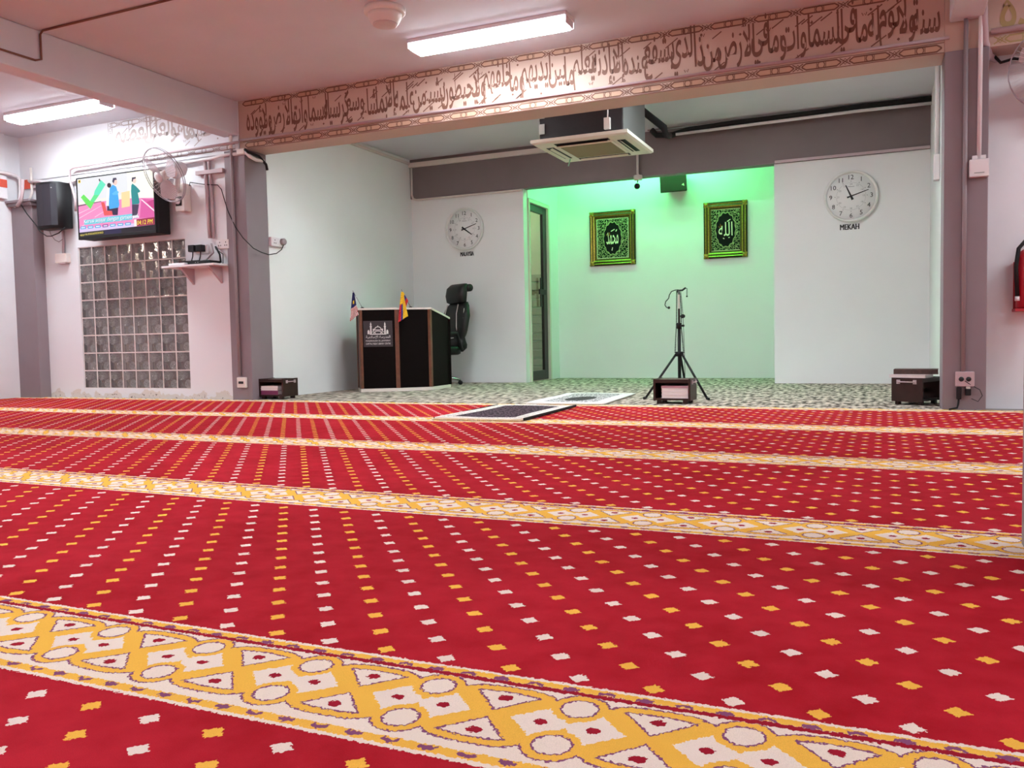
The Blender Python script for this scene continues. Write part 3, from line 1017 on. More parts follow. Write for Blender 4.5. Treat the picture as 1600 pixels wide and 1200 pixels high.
# hall conduits around the fascia, left
YW = YF-0.035
pipe('conduit', path([(375, 240), (345, 243), (330, 248), (290, 254), (245, 261), (125, 278), (112, 285), (104, 288), (82, 286), (65, 284), (45, 282)], 1, YW), 0.017, M['white_pl'], 'white conduit along the foot of the lettered beam above the television', 'conduit')
pipe('conduit', path([(372, 222), (300, 233), (200, 248), (114, 262), (109, 266), (109, 281), (113, 295), (118, 312), (118, 330)], 1, YW-0.036), 0.013, M['pink_paint'], 'pinkish conduit looping down at the top left corner of the television', 'conduit')
pipe('conduit', path([(46, 284), (62, 283), (72, 287), (88, 289), (100, 287), (108, 283)], 1, YW-0.045), 0.013, M['white_pl'], 'short wavy white conduit above the left loudspeaker', 'conduit')
pipe('conduit', path([(52, 292), (62, 289), (70, 287)], 1, YW), 0.016, M['white_pl'], 'stub of white conduit beside the red band', 'conduit')
pipe('conduit', path([(0, 269), (14, 271), (26, 275), (31, 281), (32, 300), (30, 312), (22, 323)], 0, XL+0.075), 0.02, M['white_pl'], 'pale conduit bending down over the corner column', 'conduit')
pipe('conduit', path([(35, 280), (35, 300), (33, 312), (27, 322)], 1, 6.28), 0.018, M['pink_paint'], 'pale conduit beside the bent one above the corner column', 'conduit')
pipe('conduit', path([(48, 262), (49, 285), (50, 300), (47, 310), (40, 318), (33, 321)], 1, YW-0.02), 0.013, M['cream_pl'], 'flexible grey conduit curving onto the corner column ledge', 'conduit')
pipe('cable', path([(33, 320), (42, 334), (55, 350), (63, 362), (73, 369), (80, 369), (92, 364), (101, 356)], 1, 6.26), 0.006, M['black'], 'black cable sagging from the corner column to the left loudspeaker', 'cable')
pipe('cable', path([(77, 358), (79, 366), (86, 375), (92, 378), (98, 374)], 1, YW), 0.004, M['grey_paint'], 'thin grey cable looping under the left loudspeaker', 'cable')
pipe('conduit', path([(98, 356), (99, 378), (99, 398)], 1, YF-0.02), 0.014, M['pink_paint'], 'short painted conduit from the left loudspeaker down to a small box', 'conduit')
j = at(102, 404, 1, YF)
jb = thing('switch_box', 'small cream wall box under the left loudspeaker', 'switch box', (j.x, YF, j.z))
MB().box(-0.085, 0.085, -0.06, -0.001, -0.05, 0.05).build('box_body', M['cream_pl'], jb, bevel=0.006)
MB().box(-0.05, 0.07, -0.056, -0.01, -0.062, -0.05).build('box_foot', M['pink_paint'], jb)
for dx, lab in ((0, 'left'), (7, 'right')):
    pipe('conduit', path([(320+dx*0.8, 250), (323+dx, 290), (325+dx, 330), (328+dx*0.8, 372)], 1, YF-0.022), 0.014 if dx else 0.018, M['pink_paint'], 'pink painted conduit down to the sockets over the shelf, %s of the pair' % lab, 'conduit')
tag(MB().box(-6.20, -5.86, YF-0.05, YF-0.002, 2.21, 2.25).build('cable_trunking', M['pink_paint'], bevel=0.003), 'short pinkish trunking left of the column under the lettered beam', 'trunking')
# on the left column
cpts = [(-5.742, YF-0.048, 2.62), (-5.742, YF-0.048, 2.3), (-5.742, YF-0.048, 1.2), (-5.738, YF-0.048, 0.235)]
pipe('conduit', cpts, 0.015, M['grey_paint'], 'grey painted conduit down the front of the left column to its socket', 'conduit')
pipe('conduit', [(-5.742, YF-0.05, 2.60), (-5.742, YF-0.05, 2.42)], 0.017, M['cream_pl'], 'short cream conduit on the lettered beam above the left column', 'conduit')
fx = thing('cable_sleeve', 'white flexible sleeve with black cable end at the top corner of the left column', 'cable', (-5.56, YF-0.06, 2.37))
MB().box(-0.09, 0.0, -0.02, 0.03, -0.02, 0.03).build('clip_box', M['cream_pl'], fx, bevel=0.004)
MB().tube([(0.0, 0, 0.0), (0.03, 0.02, -0.04), (0.03, 0.12, -0.06), (0.03, 0.22, -0.05)], 0.018).build('sleeve', M['white_pl'], fx)
MB().tube([(0.0, -0.01, 0.02), (0.035, 0.0, -0.01), (0.04, 0.14, -0.02), (0.035, 0.25, -0.08), (0.03, 0.27, -0.13)], 0.013).build('cable_end', M['black'], fx)

def socket(loc, label, w=0.085, h=0.085, rot=0, m='cream_pl', gang=1, holes=True):
    r = thing('socket', label, 'socket', loc, rot)
    MB().box(-w/2, w/2, -0.035, -0.001, -h/2, h/2).build('face_plate', M[m], r, bevel=0.006)
    if holes:
        for k in range(gang):
            cx = (k-(gang-1)/2)*w/gang
            hb = MB()
            for dx, dz in ((0, 0.018), (-0.012, -0.012), (0.012, -0.012)):
                hb.box(cx+dx-0.004, cx+dx+0.004, -0.0365, -0.034, dz-0.006, dz+0.006)
            hb.build('socket_holes', M['ink'], r)
    return r
j = at(380.5, 597.5, 1, YF-0.03)
s = socket((j.x, YF-0.03, j.z), 'cream double socket low on the left column', 0.105, 0.10, holes=False)
MB().box(-0.03, 0.03, -0.039, -0.034, -0.012, 0.012).build('socket_holes', M['ink'], s, bevel=0.006)
j = at(1507, 592, 1, YF-0.03)
s = socket((j.x, YF-0.03, j.z), 'pinkish socket low on the right column with plugs hanging below', 0.115, 0.10, m='pink_paint', holes=False)
for dx in (-0.022, 0.022):
    MB().lathe([(0.016, 0), (0.016, 0.005), (0.0005, 0.006)], 16, 0, T(dx, -0.034, 0.0) @ RX(PI/2)).build('round_outlet', M['ink'], s)
ad = thing('plug_adapter', 'black plug with cable hanging below the socket of the right column', 'plug', (j.x-0.035, YF-0.032, j.z-0.052))
MB().box(-0.015, 0.015, -0.045, -0.004, -0.085, -0.001).build('plug_body', M['black'], ad, bevel=0.006)
MB().tube([(0, -0.025, -0.085), (-0.004, -0.025, -0.12), (-0.01, -0.03, -0.143), (-0.06, -0.06, -0.152)], 0.006).build('cord', M['black'], ad)
ad = thing('plug_adapter', 'short black plug with a coiled thin wire, right below the socket of the right column', 'plug', (j.x+0.02, YF-0.032, j.z-0.052))
MB().box(-0.017, 0.017, -0.045, -0.004, -0.058, -0.012).build('plug_body', M['black'], ad, bevel=0.006)
MB().box(-0.012, 0.012, -0.04, -0.008, -0.014, 0.0).build('plug_top', M['cream_pl'], ad)
MB().tube([(-0.02, -0.037, 0.04), (0.02, -0.03, 0.01), (0.07, -0.02, -0.02), (0.085, -0.02, -0.06), (0.06, -0.02, -0.10), (0.02, -0.02, -0.08)], 0.0025, 6).build('cord', M['black'], ad)
pipe('conduit', [(j.x-0.01, YF-0.046, 2.62), (j.x-0.01, YF-0.046, j.z+0.05)], 0.014, M['grey_paint'], 'grey painted conduit down the right column to the socket', 'conduit')
j = at(1529, 264, 1, YF-0.03)
sb = thing('switch_box', 'white switch box on the right column at the foot of a white conduit', 'switch box', (j.x, YF-0.03, j.z))
MB().box(-0.058, 0.058, -0.05, -0.001, -0.058, 0.058).build('box_body', M['white_pl'], sb, bevel=0.006)
MB().box(-0.03, 0.03, -0.053, -0.049, -0.035, -0.030).build('switch_line', M['ink_pale'], sb)
MB().box(-0.04, 0.04, -0.03, -0.001, 0.062, 0.085).build('saddle_clip', M['white_pl'], sb)
pipe('conduit', [(j.x+0.005, YF-0.05, 2.9-0.05), (j.x+0.004, YF-0.05, 2.5), (j.x, YF-0.05, j.z+0.06)], 0.014, M['white_pl'], 'white conduit down the right column to the white switch box', 'conduit')
pipe('conduit', [(j.x+0.012, YF-0.028, 2.86), (j.x+0.022, YF-0.05, 2.64), (j.x+0.03, YF-0.04, 2.44), (j.x+0.07, YF+0.1, 2.375), (j.x+0.12, 6.70, 2.375)], 0.022, M['pink_paint'], 'thicker pinkish conduit bending under the beam right of the column', 'conduit')
pipe('cable_trunking', [(0.645, YF-0.022, 2.50), (4.5, YF-0.022, 2.50)], 0.02, M['pink_paint'], 'pinkish pipe along the lettered beam right of the column', 'conduit')
pipe('cable_trunking', [(-5.67, YF-0.012, 2.497), (0.40, YF-0.012, 2.503)], 0.011, M['pink_paint'], 'thin pinkish pipe along the lettered beam over the recess', 'conduit')
pipe('cable', [(0.68, 6.62, 2.375), (0.72, 6.66, 2.34), (0.80, 6.68, 2.36), (0.86, 6.70, 2.35), (0.95, 6.70, 2.38)], 0.01, M['black'], 'black cable ends under the beam right of the column', 'cable')
# ceiling cable
pipe('cable', [(-4.0, 4.40, ZC-0.008), (-5.64, 4.41, ZC-0.008), (-5.668, 4.41, ZC-0.03), (-5.668, 4.41, 2.66), (-5.668, 4.36, 2.64), (-5.668, 3.2, 2.635)], 0.008, M['text_brown'], 'brownish cable across the ceiling and down the side of the left beam', 'cable')
pipe('cable', [(-3.95, 4.40, ZC-0.008), (-1.5, 4.38, ZC-0.008)], 0.006, M['text_brown'], 'thin brownish cable along the ceiling seam, top left', 'cable')

# wall sockets over the shelf and behind the column
def wall_at(px, py): return at(px, py, 1, YF)
for px, py, lab in ((318, 390, 'white double socket over the shelf holding two black adapters'), (352, 382, 'white blank double socket beside the left column, above the shelf')):
    q = wall_at(px, py)
    socket((q.x, YF, q.z), lab, 0.15, 0.088, m='white_pl', gang=2)
for px, py, lab in ((309, 389, 'black square adapter in the socket over the shelf, left one'), (321, 388.5, 'black square adapter in the socket over the shelf, right one')):
    q = wall_at(px, py)
    r = thing('plug_adapter', lab, 'plug', (q.x, YF-0.037, q.z))
    MB().box(-0.036, 0.036, -0.06, -0.001, -0.035, 0.03).build('plug_body', M['black'], r, bevel=0.005)
    MB().tube([(0, -0.03, -0.035), (-0.005, -0.03, -0.08), (-0.02, -0.03, -0.12)], 0.005).build('cord', M['black'], r)
q = at(431, 379, 0, XRL)
s = socket((XRL, q.y, q.z), 'white double socket on the left recess wall just behind the column', 0.22, 0.09, PI/2, 'white_pl', 2)
q2 = at(441, 378, 0, XRL+0.04)
r = thing('plug_adapter', 'round grey plug with sagging cable in the socket behind the left column', 'plug', (XRL+0.037, q2.y, q2.z))
MB().lathe([(0.034, 0.001), (0.034, 0.03), (0.026, 0.04), (0.0005, 0.042)], 16, 0, RY(PI/2)).build('plug_body', M['grey_paint'], r)
base_ = Vector((XRL+0.037, q2.y, q2.z))
cpts_ = [Vector((0.02, 0, -0.03))]+[p-base_ for p in path([(440, 390), (432, 396), (420, 398), (408, 394)], 0, XRL+0.055)+path([(396, 388), (380, 372), (368, 355)], 1, YF-0.075)+path([(357, 332), (350, 310), (346, 296), (340, 289), (318, 288), (297, 285), (296, 290)], 1, YF-0.03)]
MB().tube(cpts_, 0.0045, 6).build('cord', M['black'], r)

# ------------------------------------------------------------------ shelf and what stands on it
sh = thing('wall_shelf', 'white wall shelf over the right edge of the glass blocks', 'shelf', (-6.18, YF, 1.305))
MB().box(-0.34, 0.33, -0.22, -0.001, 0, 0.02).build('shelf_board', M['white_pl'], sh, bevel=0.003)
for x in (-0.14, 0.22):
    b_ = MB().add([(x-0.012, -0.001, 0), (x-0.012, -0.18, 0), (x-0.012, -0.001, -0.16), (x+0.012, -0.001, 0), (x+0.012, -0.18, 0), (x+0.012, -0.001, -0.16)],
                  [(0, 1, 2), (3, 5, 4), (0, 3, 4, 1), (1, 4, 5, 2), (2, 5, 3, 0)])
    b_.build('bracket', M['pink_paint'], sh)
rt = thing('decoder_box', 'flat black decoder box on the wall shelf', 'decoder', (-6.06, 6.38, 1.326))
MB().box(-0.15, 0.13, -0.07, 0.08, 0, 0.032).build('case', M['black'], rt, bevel=0.005)
for x in (-0.05, -0.02):
    MB().box(x, x+0.008, -0.072, -0.0695, 0.012, 0.02).build('indicator', M['ink_pale'], rt)
rt = thing('router', 'white router beside the black box on the wall shelf, with a black antenna', 'router', (-6.36, 6.40, 1.326))
MB().box(-0.11, 0.10, -0.08, 0.07, 0, 0.026).build('case', M['white_pl'], rt, bevel=0.01)
MB().tube([(-0.10, 0.06, 0.045), (0.16, 0.062, 0.045)], 0.012).build('antenna', M['black'], rt)
for k, pts in enumerate(([(-6.02, 6.44, 1.53), (-5.98, 6.42, 1.44), (-6.06, 6.40, 1.37), (-6.12, 6.40, 1.36)], [(-5.98, 6.45, 1.50), (-5.92, 6.44, 1.42), (-5.90, 6.43, 1.34)], [(-5.99, 6.46, 1.48), (-5.88, 6.44, 1.42), (-5.875, 6.43, 1.33)])):
    pipe('cable', pts, 0.009 if k < 2 else 0.004, M['black'] if k else M['grey_paint'], ['grey cable curling from the conduit to the decoder box', 'thick black cable leaning down to the shelf end', 'thin black cable looping to the shelf end by the column'][k], 'cable')

# ------------------------------------------------------------------ television
tv = thing('television', 'wall television showing a green tick and two standing men, above the glass blocks', 'television', (-7.072, 6.25, 1.965))
TW, TH = 0.536, 0.315
bz = MB()
for x0, x1, z0, z1 in ((-TW, -TW+0.012, -TH, TH), (TW-0.012, TW, -TH, TH), (-TW+0.012, TW-0.012, -TH, -TH+0.03), (-TW+0.012, TW-0.012, TH-0.012, TH)):
    bz.box(x0, x1, -0.004, 0.03, z0, z1)
bz.build('bezel', M['black'], tv, bevel=0.002)
MB().box(-TW+0.003, TW-0.003, 0.031, 0.19, -TH+0.003, TH-0.003).build('back_shell', M['black'], tv, bevel=0.01)
MB().box(-0.2, 0.2, 0.191, 0.238, -0.15, 0.15).build('wall_bracket', M['black'], tv)
SM = {}
def scol(c):
    if c not in SM:
        SM[c] = mat('screen colour %d' % len(SM), (10, 10, 10), 0.3, emit=c, estr=1.15)
    return SM[c]
scr, smats = MB(), []
def sidx(c):
    q = scol(c)
    if q not in smats: smats.append(q)
    return smats.index(q)
def S(p):
    """survey of the screen picture (x 200..1440, y 0..1200 in a 10x enlargement) -> screen plane"""
    u = (p[0]-200)/1240
    t = (p[1]-(185-170*u))/(968+70*u)
    return (-TW+0.012+u*(2*TW-0.024), TH-0.012-t*(2*TH-0.03), 0)
_ly = [0]
def spoly(pts, c, layer=None):
    _ly[0] += 1
    y = 0.003-0.00003*_ly[0]
    scr.add([S(p) for p in pts], [tuple(range(len(pts)))], sidx(c), T(0, y, 0) @ FACE)
def sdisc(cx, cy, rx, ry, c):
    spoly([(cx+rx*math.cos(k*PI/8), cy+ry*math.sin(k*PI/8)) for k in range(16)], c)
spoly([(200, 185), (1440, 15), (1440, 500), (200, 640)], (236, 232, 226))
spoly([(200, 185), (1030, 70), (1030, 420), (200, 560)], (226, 228, 232))
spoly([(1030, 70), (1440, 15), (1440, 490), (1030, 540)], (250, 248, 232))
spoly([(200, 620), (600, 545), (1080, 495), (1440, 490), (1440, 950), (200, 1060)], (232, 140, 190))
spoly([(200, 610), (590, 540), (590, 552), (200, 632)], (120, 70, 90))
spoly([(1240, 500), (1440, 520), (1440, 830), (1200, 830)], (216, 92, 160))
spoly([(1320, 560), (1440, 520), (1440, 660), (1400, 660)], (196, 60, 130))
for a_, b_ in (((200, 820), (590, 610)), ((200, 740), (430, 640)), ((470, 800), (640, 700)), ((240, 960), (330, 890))):
    spoly([a_, b_, (b_[0], b_[1]+9), (a_[0], a_[1]+14)], (246, 200, 222))
spoly([(1230, 520), (1250, 515), (1440, 700), (1440, 730)], (250, 226, 236))
spoly([(925, 400), (1060, 370), (1055, 630), (920, 655)], (250, 214, 160))
for k in range(4):                                                       # tick in shades running down
    pass
spoly([(600, 190), (675, 265), (560, 440), (470, 440), (490, 370)], (96, 228, 190))
spoly([(560, 440), (470, 560), (420, 560), (400, 545), (470, 440)], (92, 224, 140))
spoly([(250, 480), (300, 430), (410, 545), (470, 560), (405, 672), (330, 590)], (98, 222, 92))
spoly([(562, 180), (582, 170), (594, 210), (575, 218)], (30, 30, 40))
spoly([(585, 560), (640, 560), (672, 700), (770, 708), (768, 775), (630, 782)], (226, 84, 84))
spoly([(700, 310), (735, 300), (735, 620), (665, 620)], (244, 240, 240))
spoly([(685, 620), (865, 650), (850, 775), (770, 775), (760, 705), (680, 700)], (44, 34, 66))
spoly([(790, 268), (845, 300), (870, 400), (885, 600), (868, 650), (720, 675), (712, 600), (740, 330)], (66, 166, 232))
spoly([(770, 420), (850, 360), (885, 390), (860, 440), (790, 440)], (96, 186, 240))
sdisc(732, 280, 34, 40, (40, 34, 44))
sdisc(830, 225, 36, 52, (236, 200, 190))
spoly([(785, 215), (800, 160), (850, 152), (862, 185), (825, 195), (808, 250)], (60, 56, 84))
spoly([(1088, 600), (1200, 600), (1165, 790), (1085, 790)], (66, 56, 84))
spoly([(1110, 250), (1170, 300), (1228, 372), (1222, 395), (1190, 405), (1210, 560), (1195, 595), (1090, 600), (1082, 380), (1090, 280)], (28, 138, 142))
sdisc(1142, 200, 30, 48, (238, 206, 194))
spoly([(1098, 215), (1105, 150), (1165, 140), (1170, 165), (1125, 180), (1115, 225)], (60, 52, 80))
spoly([(1090, 790), (1180, 780), (1190, 820), (1095, 835)], (250, 246, 250))
spoly([(283, 860), (600, 815), (1085, 755), (1085, 850), (290, 935)], (112, 206, 222))
spoly([(200, 995), (1120, 915), (1120, 985), (200, 1062)], (214, 196, 232))
for k in range(7):
    x = 222+k*124
    y = 962-k*9.5
    spoly([(x, y), (x+92, y-7), (x+92, y+36), (x, y+44)], (120, 30, 150) if k == 3 else (70, 160, 214))
    spoly([(x+14, y+12), (x+78, y+7), (x+78, y+24), (x+14, y+29)], (226, 236, 246))
spoly([(1112, 855), (1150, 850), (1150, 965), (1112, 968)], (250, 236, 226))
spoly([(1150, 850), (1440, 815), (1440, 940), (1150, 965)], (150, 34, 70))
spoly([(200, 1062), (1440, 940), (1440, 1085), (200, 1153)], (16, 12, 24))
spoly([(620, 1030), (900, 1000), (900, 1080), (620, 1100)], (24, 22, 66))
spoly([(218, 200), (258, 192), (260, 242), (220, 250)], (240, 210, 70))
spoly([(226, 208), (250, 204), (252, 228), (228, 232)], (60, 56, 40))
def stext(s, x0, x1, y, h, c, ang=0.0):
    a_, b_ = S((x0, y)), S((x1, y-(x1-x0)*0.1))
    _ly[0] += 1
    yy = 0.003-0.00003*_ly[0]
    mtx = T((a_[0]+b_[0])/2, yy, (a_[1]+b_[1])/2) @ FACE @ RZ(math.atan2(b_[1]-a_[1], b_[0]-a_[0]))
    hh = h/968*(2*TH-0.03)
    put_text(scr, s, mtx, h=hh, w=(b_[0]-a_[0]), m=sidx(c), shear=0.12)
stext('Kerusi sejajar dengan garisan saf', 292, 1180, 893, 88, (30, 90, 150))
stext('Kerusi sejajar dengan garisan saf', 288, 1176, 888, 84, (255, 255, 255))
stext('04:12 PM', 1158, 1402, 908, 70, (255, 238, 60))
stext('app16:0356003003', 210, 600, 1105, 40, (244, 226, 90))
scr.build('screen', smats, tv)

# ------------------------------------------------------------------ loudspeakers
sp = thing('loudspeaker', 'black wall loudspeaker with a curved front left of the television', 'loudspeaker', (-8.12, YF, 2.05))
def speaker_body(w, d, h):
    ring = lambda z, k: [(-w*k, -0.05, z), (-w*0.98*k, -d*0.75, z), (-w*0.6*k, -d*0.95, z), (0, -d, z), (w*0.6*k, -d*0.95, z), (w*0.98*k, -d*0.75, z), (w*k, -0.05, z)]
    return ring
rg = speaker_body(0.19, 0.24, 0.24)
loft(MB(), [rg(-0.24, 0.95), rg(-0.235, 1), rg(0.235, 1), rg(0.24, 0.95)]).build('cabinet', M['black'], sp)
MB().box(-0.04, 0.04, -0.05, -0.001, -0.06, 0.06).build('wall_bracket', M['black'], sp)
lo = MB()
rg2 = speaker_body(0.175, 0.246, 0.2)
lo_r = [[(x, y-0.004, z) for x, y, z in rg2(z0, 1)[1:6]] for z0 in (-0.215, 0.215)]
lo.add(lo_r[0]+lo_r[1], [(i, i+1, i+6, i+5) for i in range(4)])
lo.build('front_grille', mat('speaker mesh', (34, 30, 40), 0.6, bump=0.6, bscale=300), sp)
MB().box(0.09, 0.12, -0.235, -0.225, 0.17, 0.18).build('badge', M['ink_pale'], sp)

ns = thing('loudspeaker', 'small dark loudspeaker tilted high on the niche wall', 'loudspeaker', (-2.39, YN, 2.44))
Tm = T(0, -0.15, 0) @ RX(0.18)
bdy = MB()
bdy.add([(-0.165, -0.1, -0.1), (0.165, -0.1, -0.1), (0.13, 0.1, -0.09), (-0.13, 0.1, -0.09), (-0.165, -0.1, 0.1), (0.165, -0.1, 0.1), (0.13, 0.1, 0.09), (-0.13, 0.1, 0.09)],
        [(0, 1, 5, 4), (1, 2, 6, 5), (2, 3, 7, 6), (3, 0, 4, 7), (4, 5, 6, 7), (0, 3, 2, 1)], 0, Tm)
bdy.build('cabinet', mat('dark brown cabinet', (44, 36, 26), 0.5), ns, bevel=0.006)
MB().box(-0.155, 0.155, -0.106, -0.1005, -0.09, 0.09, 0, Tm).build('front_grille', mat('brown speaker mesh', (52, 42, 30), 0.7, bump=0.6, bscale=300), ns, bevel=0.003)
MB().add([(0.105, -0.108, -0.02), (0.14, -0.108, -0.035), (0.132, -0.108, 0.0)], [(0, 1, 2)], 0, Tm).build('badge', M['ivory'], ns)
MB().box(-0.03, 0.03, -0.06, -0.001, -0.03, 0.03).build('wall_bracket', M['black'], ns)

# ------------------------------------------------------------------ wall fans
def wall_fan(name, label, loc, facing, center, R=0.265):
    r = thing(name, label, 'fan', loc)
    f = Vector(facing).normalized()
    zax = f
    xax = Vector((0, 0, 1)).cross(zax).normalized()
    yax = zax.cross(xax)
    Fm = T(*center) @ Matrix(((xax.x, yax.x, zax.x, 0), (xax.y, yax.y, zax.y, 0), (xax.z, yax.z, zax.z, 0), (0, 0, 0, 1)))
    MB().box(-0.06, 0.06, -0.10, -0.001, -0.15, 0.12).build('base_box', M['cream_pl'], r, bevel=0.012)
    dp = MB().box(-0.045, 0.03, -0.106, -0.1005, -0.10, -0.01).build('control_plate', M['ink'], r, bevel=0.003)
    MB().lathe([(0.03, 0), (0.03, 0.012), (0.024, 0.016), (0.0005, 0.016)], 20, 0, T(-0.01, -0.1065, -0.055) @ RX(PI/2)).build('dial', M['white_pl'], dp)
    back = Fm @ Vector((0, 0, -0.16))
    MB().tube([(0, -0.08, 0.06), (0, -0.13, 0.04), tuple(back*0.6+Vector((0, -0.05, 0.02))), tuple(back)], [0.03, 0.032, 0.03, 0.028], 12).build('arm', M['cream_pl'], r)
    MB().lathe([(0.0005, -0.24), (0.05, -0.235), (0.075, -0.2), (0.08, -0.12), (0.06, -0.08), (0.03, -0.07), (0.0005, -0.065)], 24, 0, Fm).build('motor', M['white_pl'], r)
    bl = lambda a0: [(0.03, -0.02), (0.09, -0.075), (0.18, -0.10), (0.225, -0.06), (0.235, 0.0), (0.215, 0.06), (0.14, 0.075), (0.05, 0.03)]
    for k in range(3):
        mb = MB()
        pts = bl(0)
        top = [(x, y, 0.012-y*0.35) for x, y in pts]
        bot = [(x, y, 0.009-y*0.35) for x, y in pts]
        n = len(pts)
        mb.add(top+bot, [tuple(range(n)), tuple(range(2*n-1, n-1, -1))]+[(i, (i+1) % n, n+(i+1) % n, n+i) for i in range(n)], 0, Fm @ RZ(k*2*PI/3+0.4))
        mb.build('blade', M['fan_blade'], r)
    MB().lathe([(0.045, -0.05), (0.045, 0.02), (0.035, 0.035), (0.0005, 0.04)], 20, 0, Fm).build('hub', M['cream_pl'], r)
    MB().lathe([(0.052, 0.075), (0.05, 0.085), (0.03, 0.092), (0.0005, 0.094)], 20, 0, Fm).build('centre_badge', M['white_pl'], r)
    cg = MB()
    for rr, zz in ((R, 0.0), (R*0.99, 0.02)):
        cg.tube([(rr*math.cos(a*PI/20), rr*math.sin(a*PI/20), zz) for a in range(40)], 0.004, 6, 0, True, Fm)
    cg.build('cage_ring', M['rim'], r)
    cw = MB()
    for k in range(54):
        a = 2*PI*k/54
        c_, s_ = math.cos(a), math.sin(a)
        cw.tube([(0.05*c_, 0.05*s_, 0.082), (0.15*c_, 0.15*s_, 0.075), (0.23*c_, 0.23*s_, 0.045), (R*c_, R*s_, 0.01)], 0.0011, 3, 0, False, Fm)
        cw.tube([(0.07*c_, 0.07*s_, -0.09), (0.2*c_, 0.2*s_, -0.06), (R*c_, R*s_, -0.002)], 0.0011, 3, 0, False, Fm)
    o = cw.build('cage_wire', M['white_pl'], r)
    o['kind'] = 'stuff'
    return r
wall_fan('wall_fan', 'white caged wall fan overlapping the right edge of the television', (-6.37, YF, 2.02), (-0.15, -0.88, -0.45), (0.09, -0.36, 0.15))
wall_fan('wall_fan', 'white caged wall fan cut off by the right edge of the picture', (1.04, 6.74, 2.08), (-0.25, -0.95, -0.15), (-0.04, -0.34, 0.12))

# ------------------------------------------------------------------ clocks and wall letters
def clock(label, loc, hour_ang, min_ang):
    r = thing('wall_clock', label, 'clock', loc)
    R_ = 0.265
    CX = FACE
    MB().lathe([(R_-0.02, 0.001), (R_, 0.006), (R_, 0.05), (R_-0.006, 0.056), (R_-0.018, 0.056), (R_-0.026, 0.03), (R_-0.028, 0.022)], 56, 0, CX).build('case', M['clock_white'], r)
    MB().lathe([(R_-0.027, 0.015), (R_-0.027, 0.022), (0.0005, 0.0225)], 56, 0, CX).build('dial', mat('dial white', (238, 238, 236), 0.5), r)
    for k in range(1, 13):
        a = PI/2-k*PI/6
        num = MB()
        put_text(num, str(k), T(0.198*math.cos(a), -0.0235, 0.198*math.sin(a)) @ FACE, h=0.046)
        num.build('numeral', M['ink'], r)
    num = MB()
    for k in range(12):
        a = k*PI/6
        num.add([(0.156*math.cos(a)+dx*0.003, 0.156*math.sin(a)+dy*0.003, 0) for dx, dy in ((-1, -1), (1, -1), (1, 1), (-1, 1))], [(0, 1, 2, 3)], 0, T(0, -0.0235, 0) @ FACE)
    num.build('tick_marks', M['ink'], r)['kind'] = 'stuff'
    sm = MB()
    for k in range(1, 13):
        a = PI/2-k*PI/6
        put_text(sm, str(k+12), T(0.125*math.cos(a), -0.0235, 0.125*math.sin(a)) @ FACE, h=0.018)
    sm.stroke([(0.142*math.cos(a*PI/30), 0.142*math.sin(a*PI/30)) for a in range(60)], 0.0015, 0, T(0, -0.0234, 0) @ FACE, True)
    sm.box(-0.032, 0.032, -0.0238, -0.0232, 0.098, 0.103)
    sm.build('inner_ring', M['ink_pale'], r)['kind'] = 'stuff'
    for nm, ang, ln, w, dz in (('hour_hand', hour_ang, 0.128, 0.016, 0.028), ('minute_hand', min_ang, 0.178, 0.011, 0.033)):
        mb = MB()
        mb.add([(-0.04, -w*0.8, 0), (0, -w*0.55, 0), (ln, -w*0.3, 0), (ln, w*0.3, 0), (0, w*0.55, 0), (-0.04, w*0.8, 0),
                (-0.04, -w*0.8, 0.002), (0, -w*0.55, 0.002), (ln, -w*0.3, 0.002), (ln, w*0.3, 0.002), (0, w*0.55, 0.002), (-0.04, w*0.8, 0.002)],
               [(0, 5, 4, 3, 2, 1), (6, 7, 8, 9, 10, 11)]+[(i, (i+1) % 6, 6+(i+1) % 6, 6+i) for i in range(6)], 0, T(0, -dz, 0) @ FACE @ RZ(PI/2-ang))
        mb.build(nm, M['ink'], r)
    MB().lathe([(0.011, 0.0225), (0.011, 0.038), (0.0005, 0.039)], 14, 0, CX).build('hand_cap', M['ink'], r)
    return r
def hm(h, m): return (2*PI*(h+m/60)/12, 2*PI*m/60)
clock('round white wall clock with MALAYSIA below it, left of the niche', (-4.83, YB, 1.935), *hm(4, 12))
clock('round white wall clock with MEKAH below it, right of the niche', (-0.312, YB, 1.958), *hm(11, 12))
def wall_word(s, cx, cz, w, h, label):
    mb = MB()
    put_text(mb, s, T(0, 0, 0) @ FACE, h=h, w=w)
    n = len(mb.v)
    mb.v += [v+Vector((0, 0.003, 0)) for v in mb.v]
    for dx in (0.0025, -0.0025):                                           # heavy face
        put_text(mb, s, T(dx, -0.0003, 0) @ FACE, h=h*1.04, w=w*1.0)
    o = mb.build('wall_letters', M['ink'])
    o.location = (cx, YB-0.004, cz)
    return tag(o, label, 'letters')
wall_word('MALAYSIA', -4.81, 1.625, 0.185, 0.052, 'black letters MALAYSIA on the wall under the left clock')
wall_word('MEKAH', -0.326, 1.645, 0.185, 0.055, 'black letters MEKAH on the wall under the right clock')

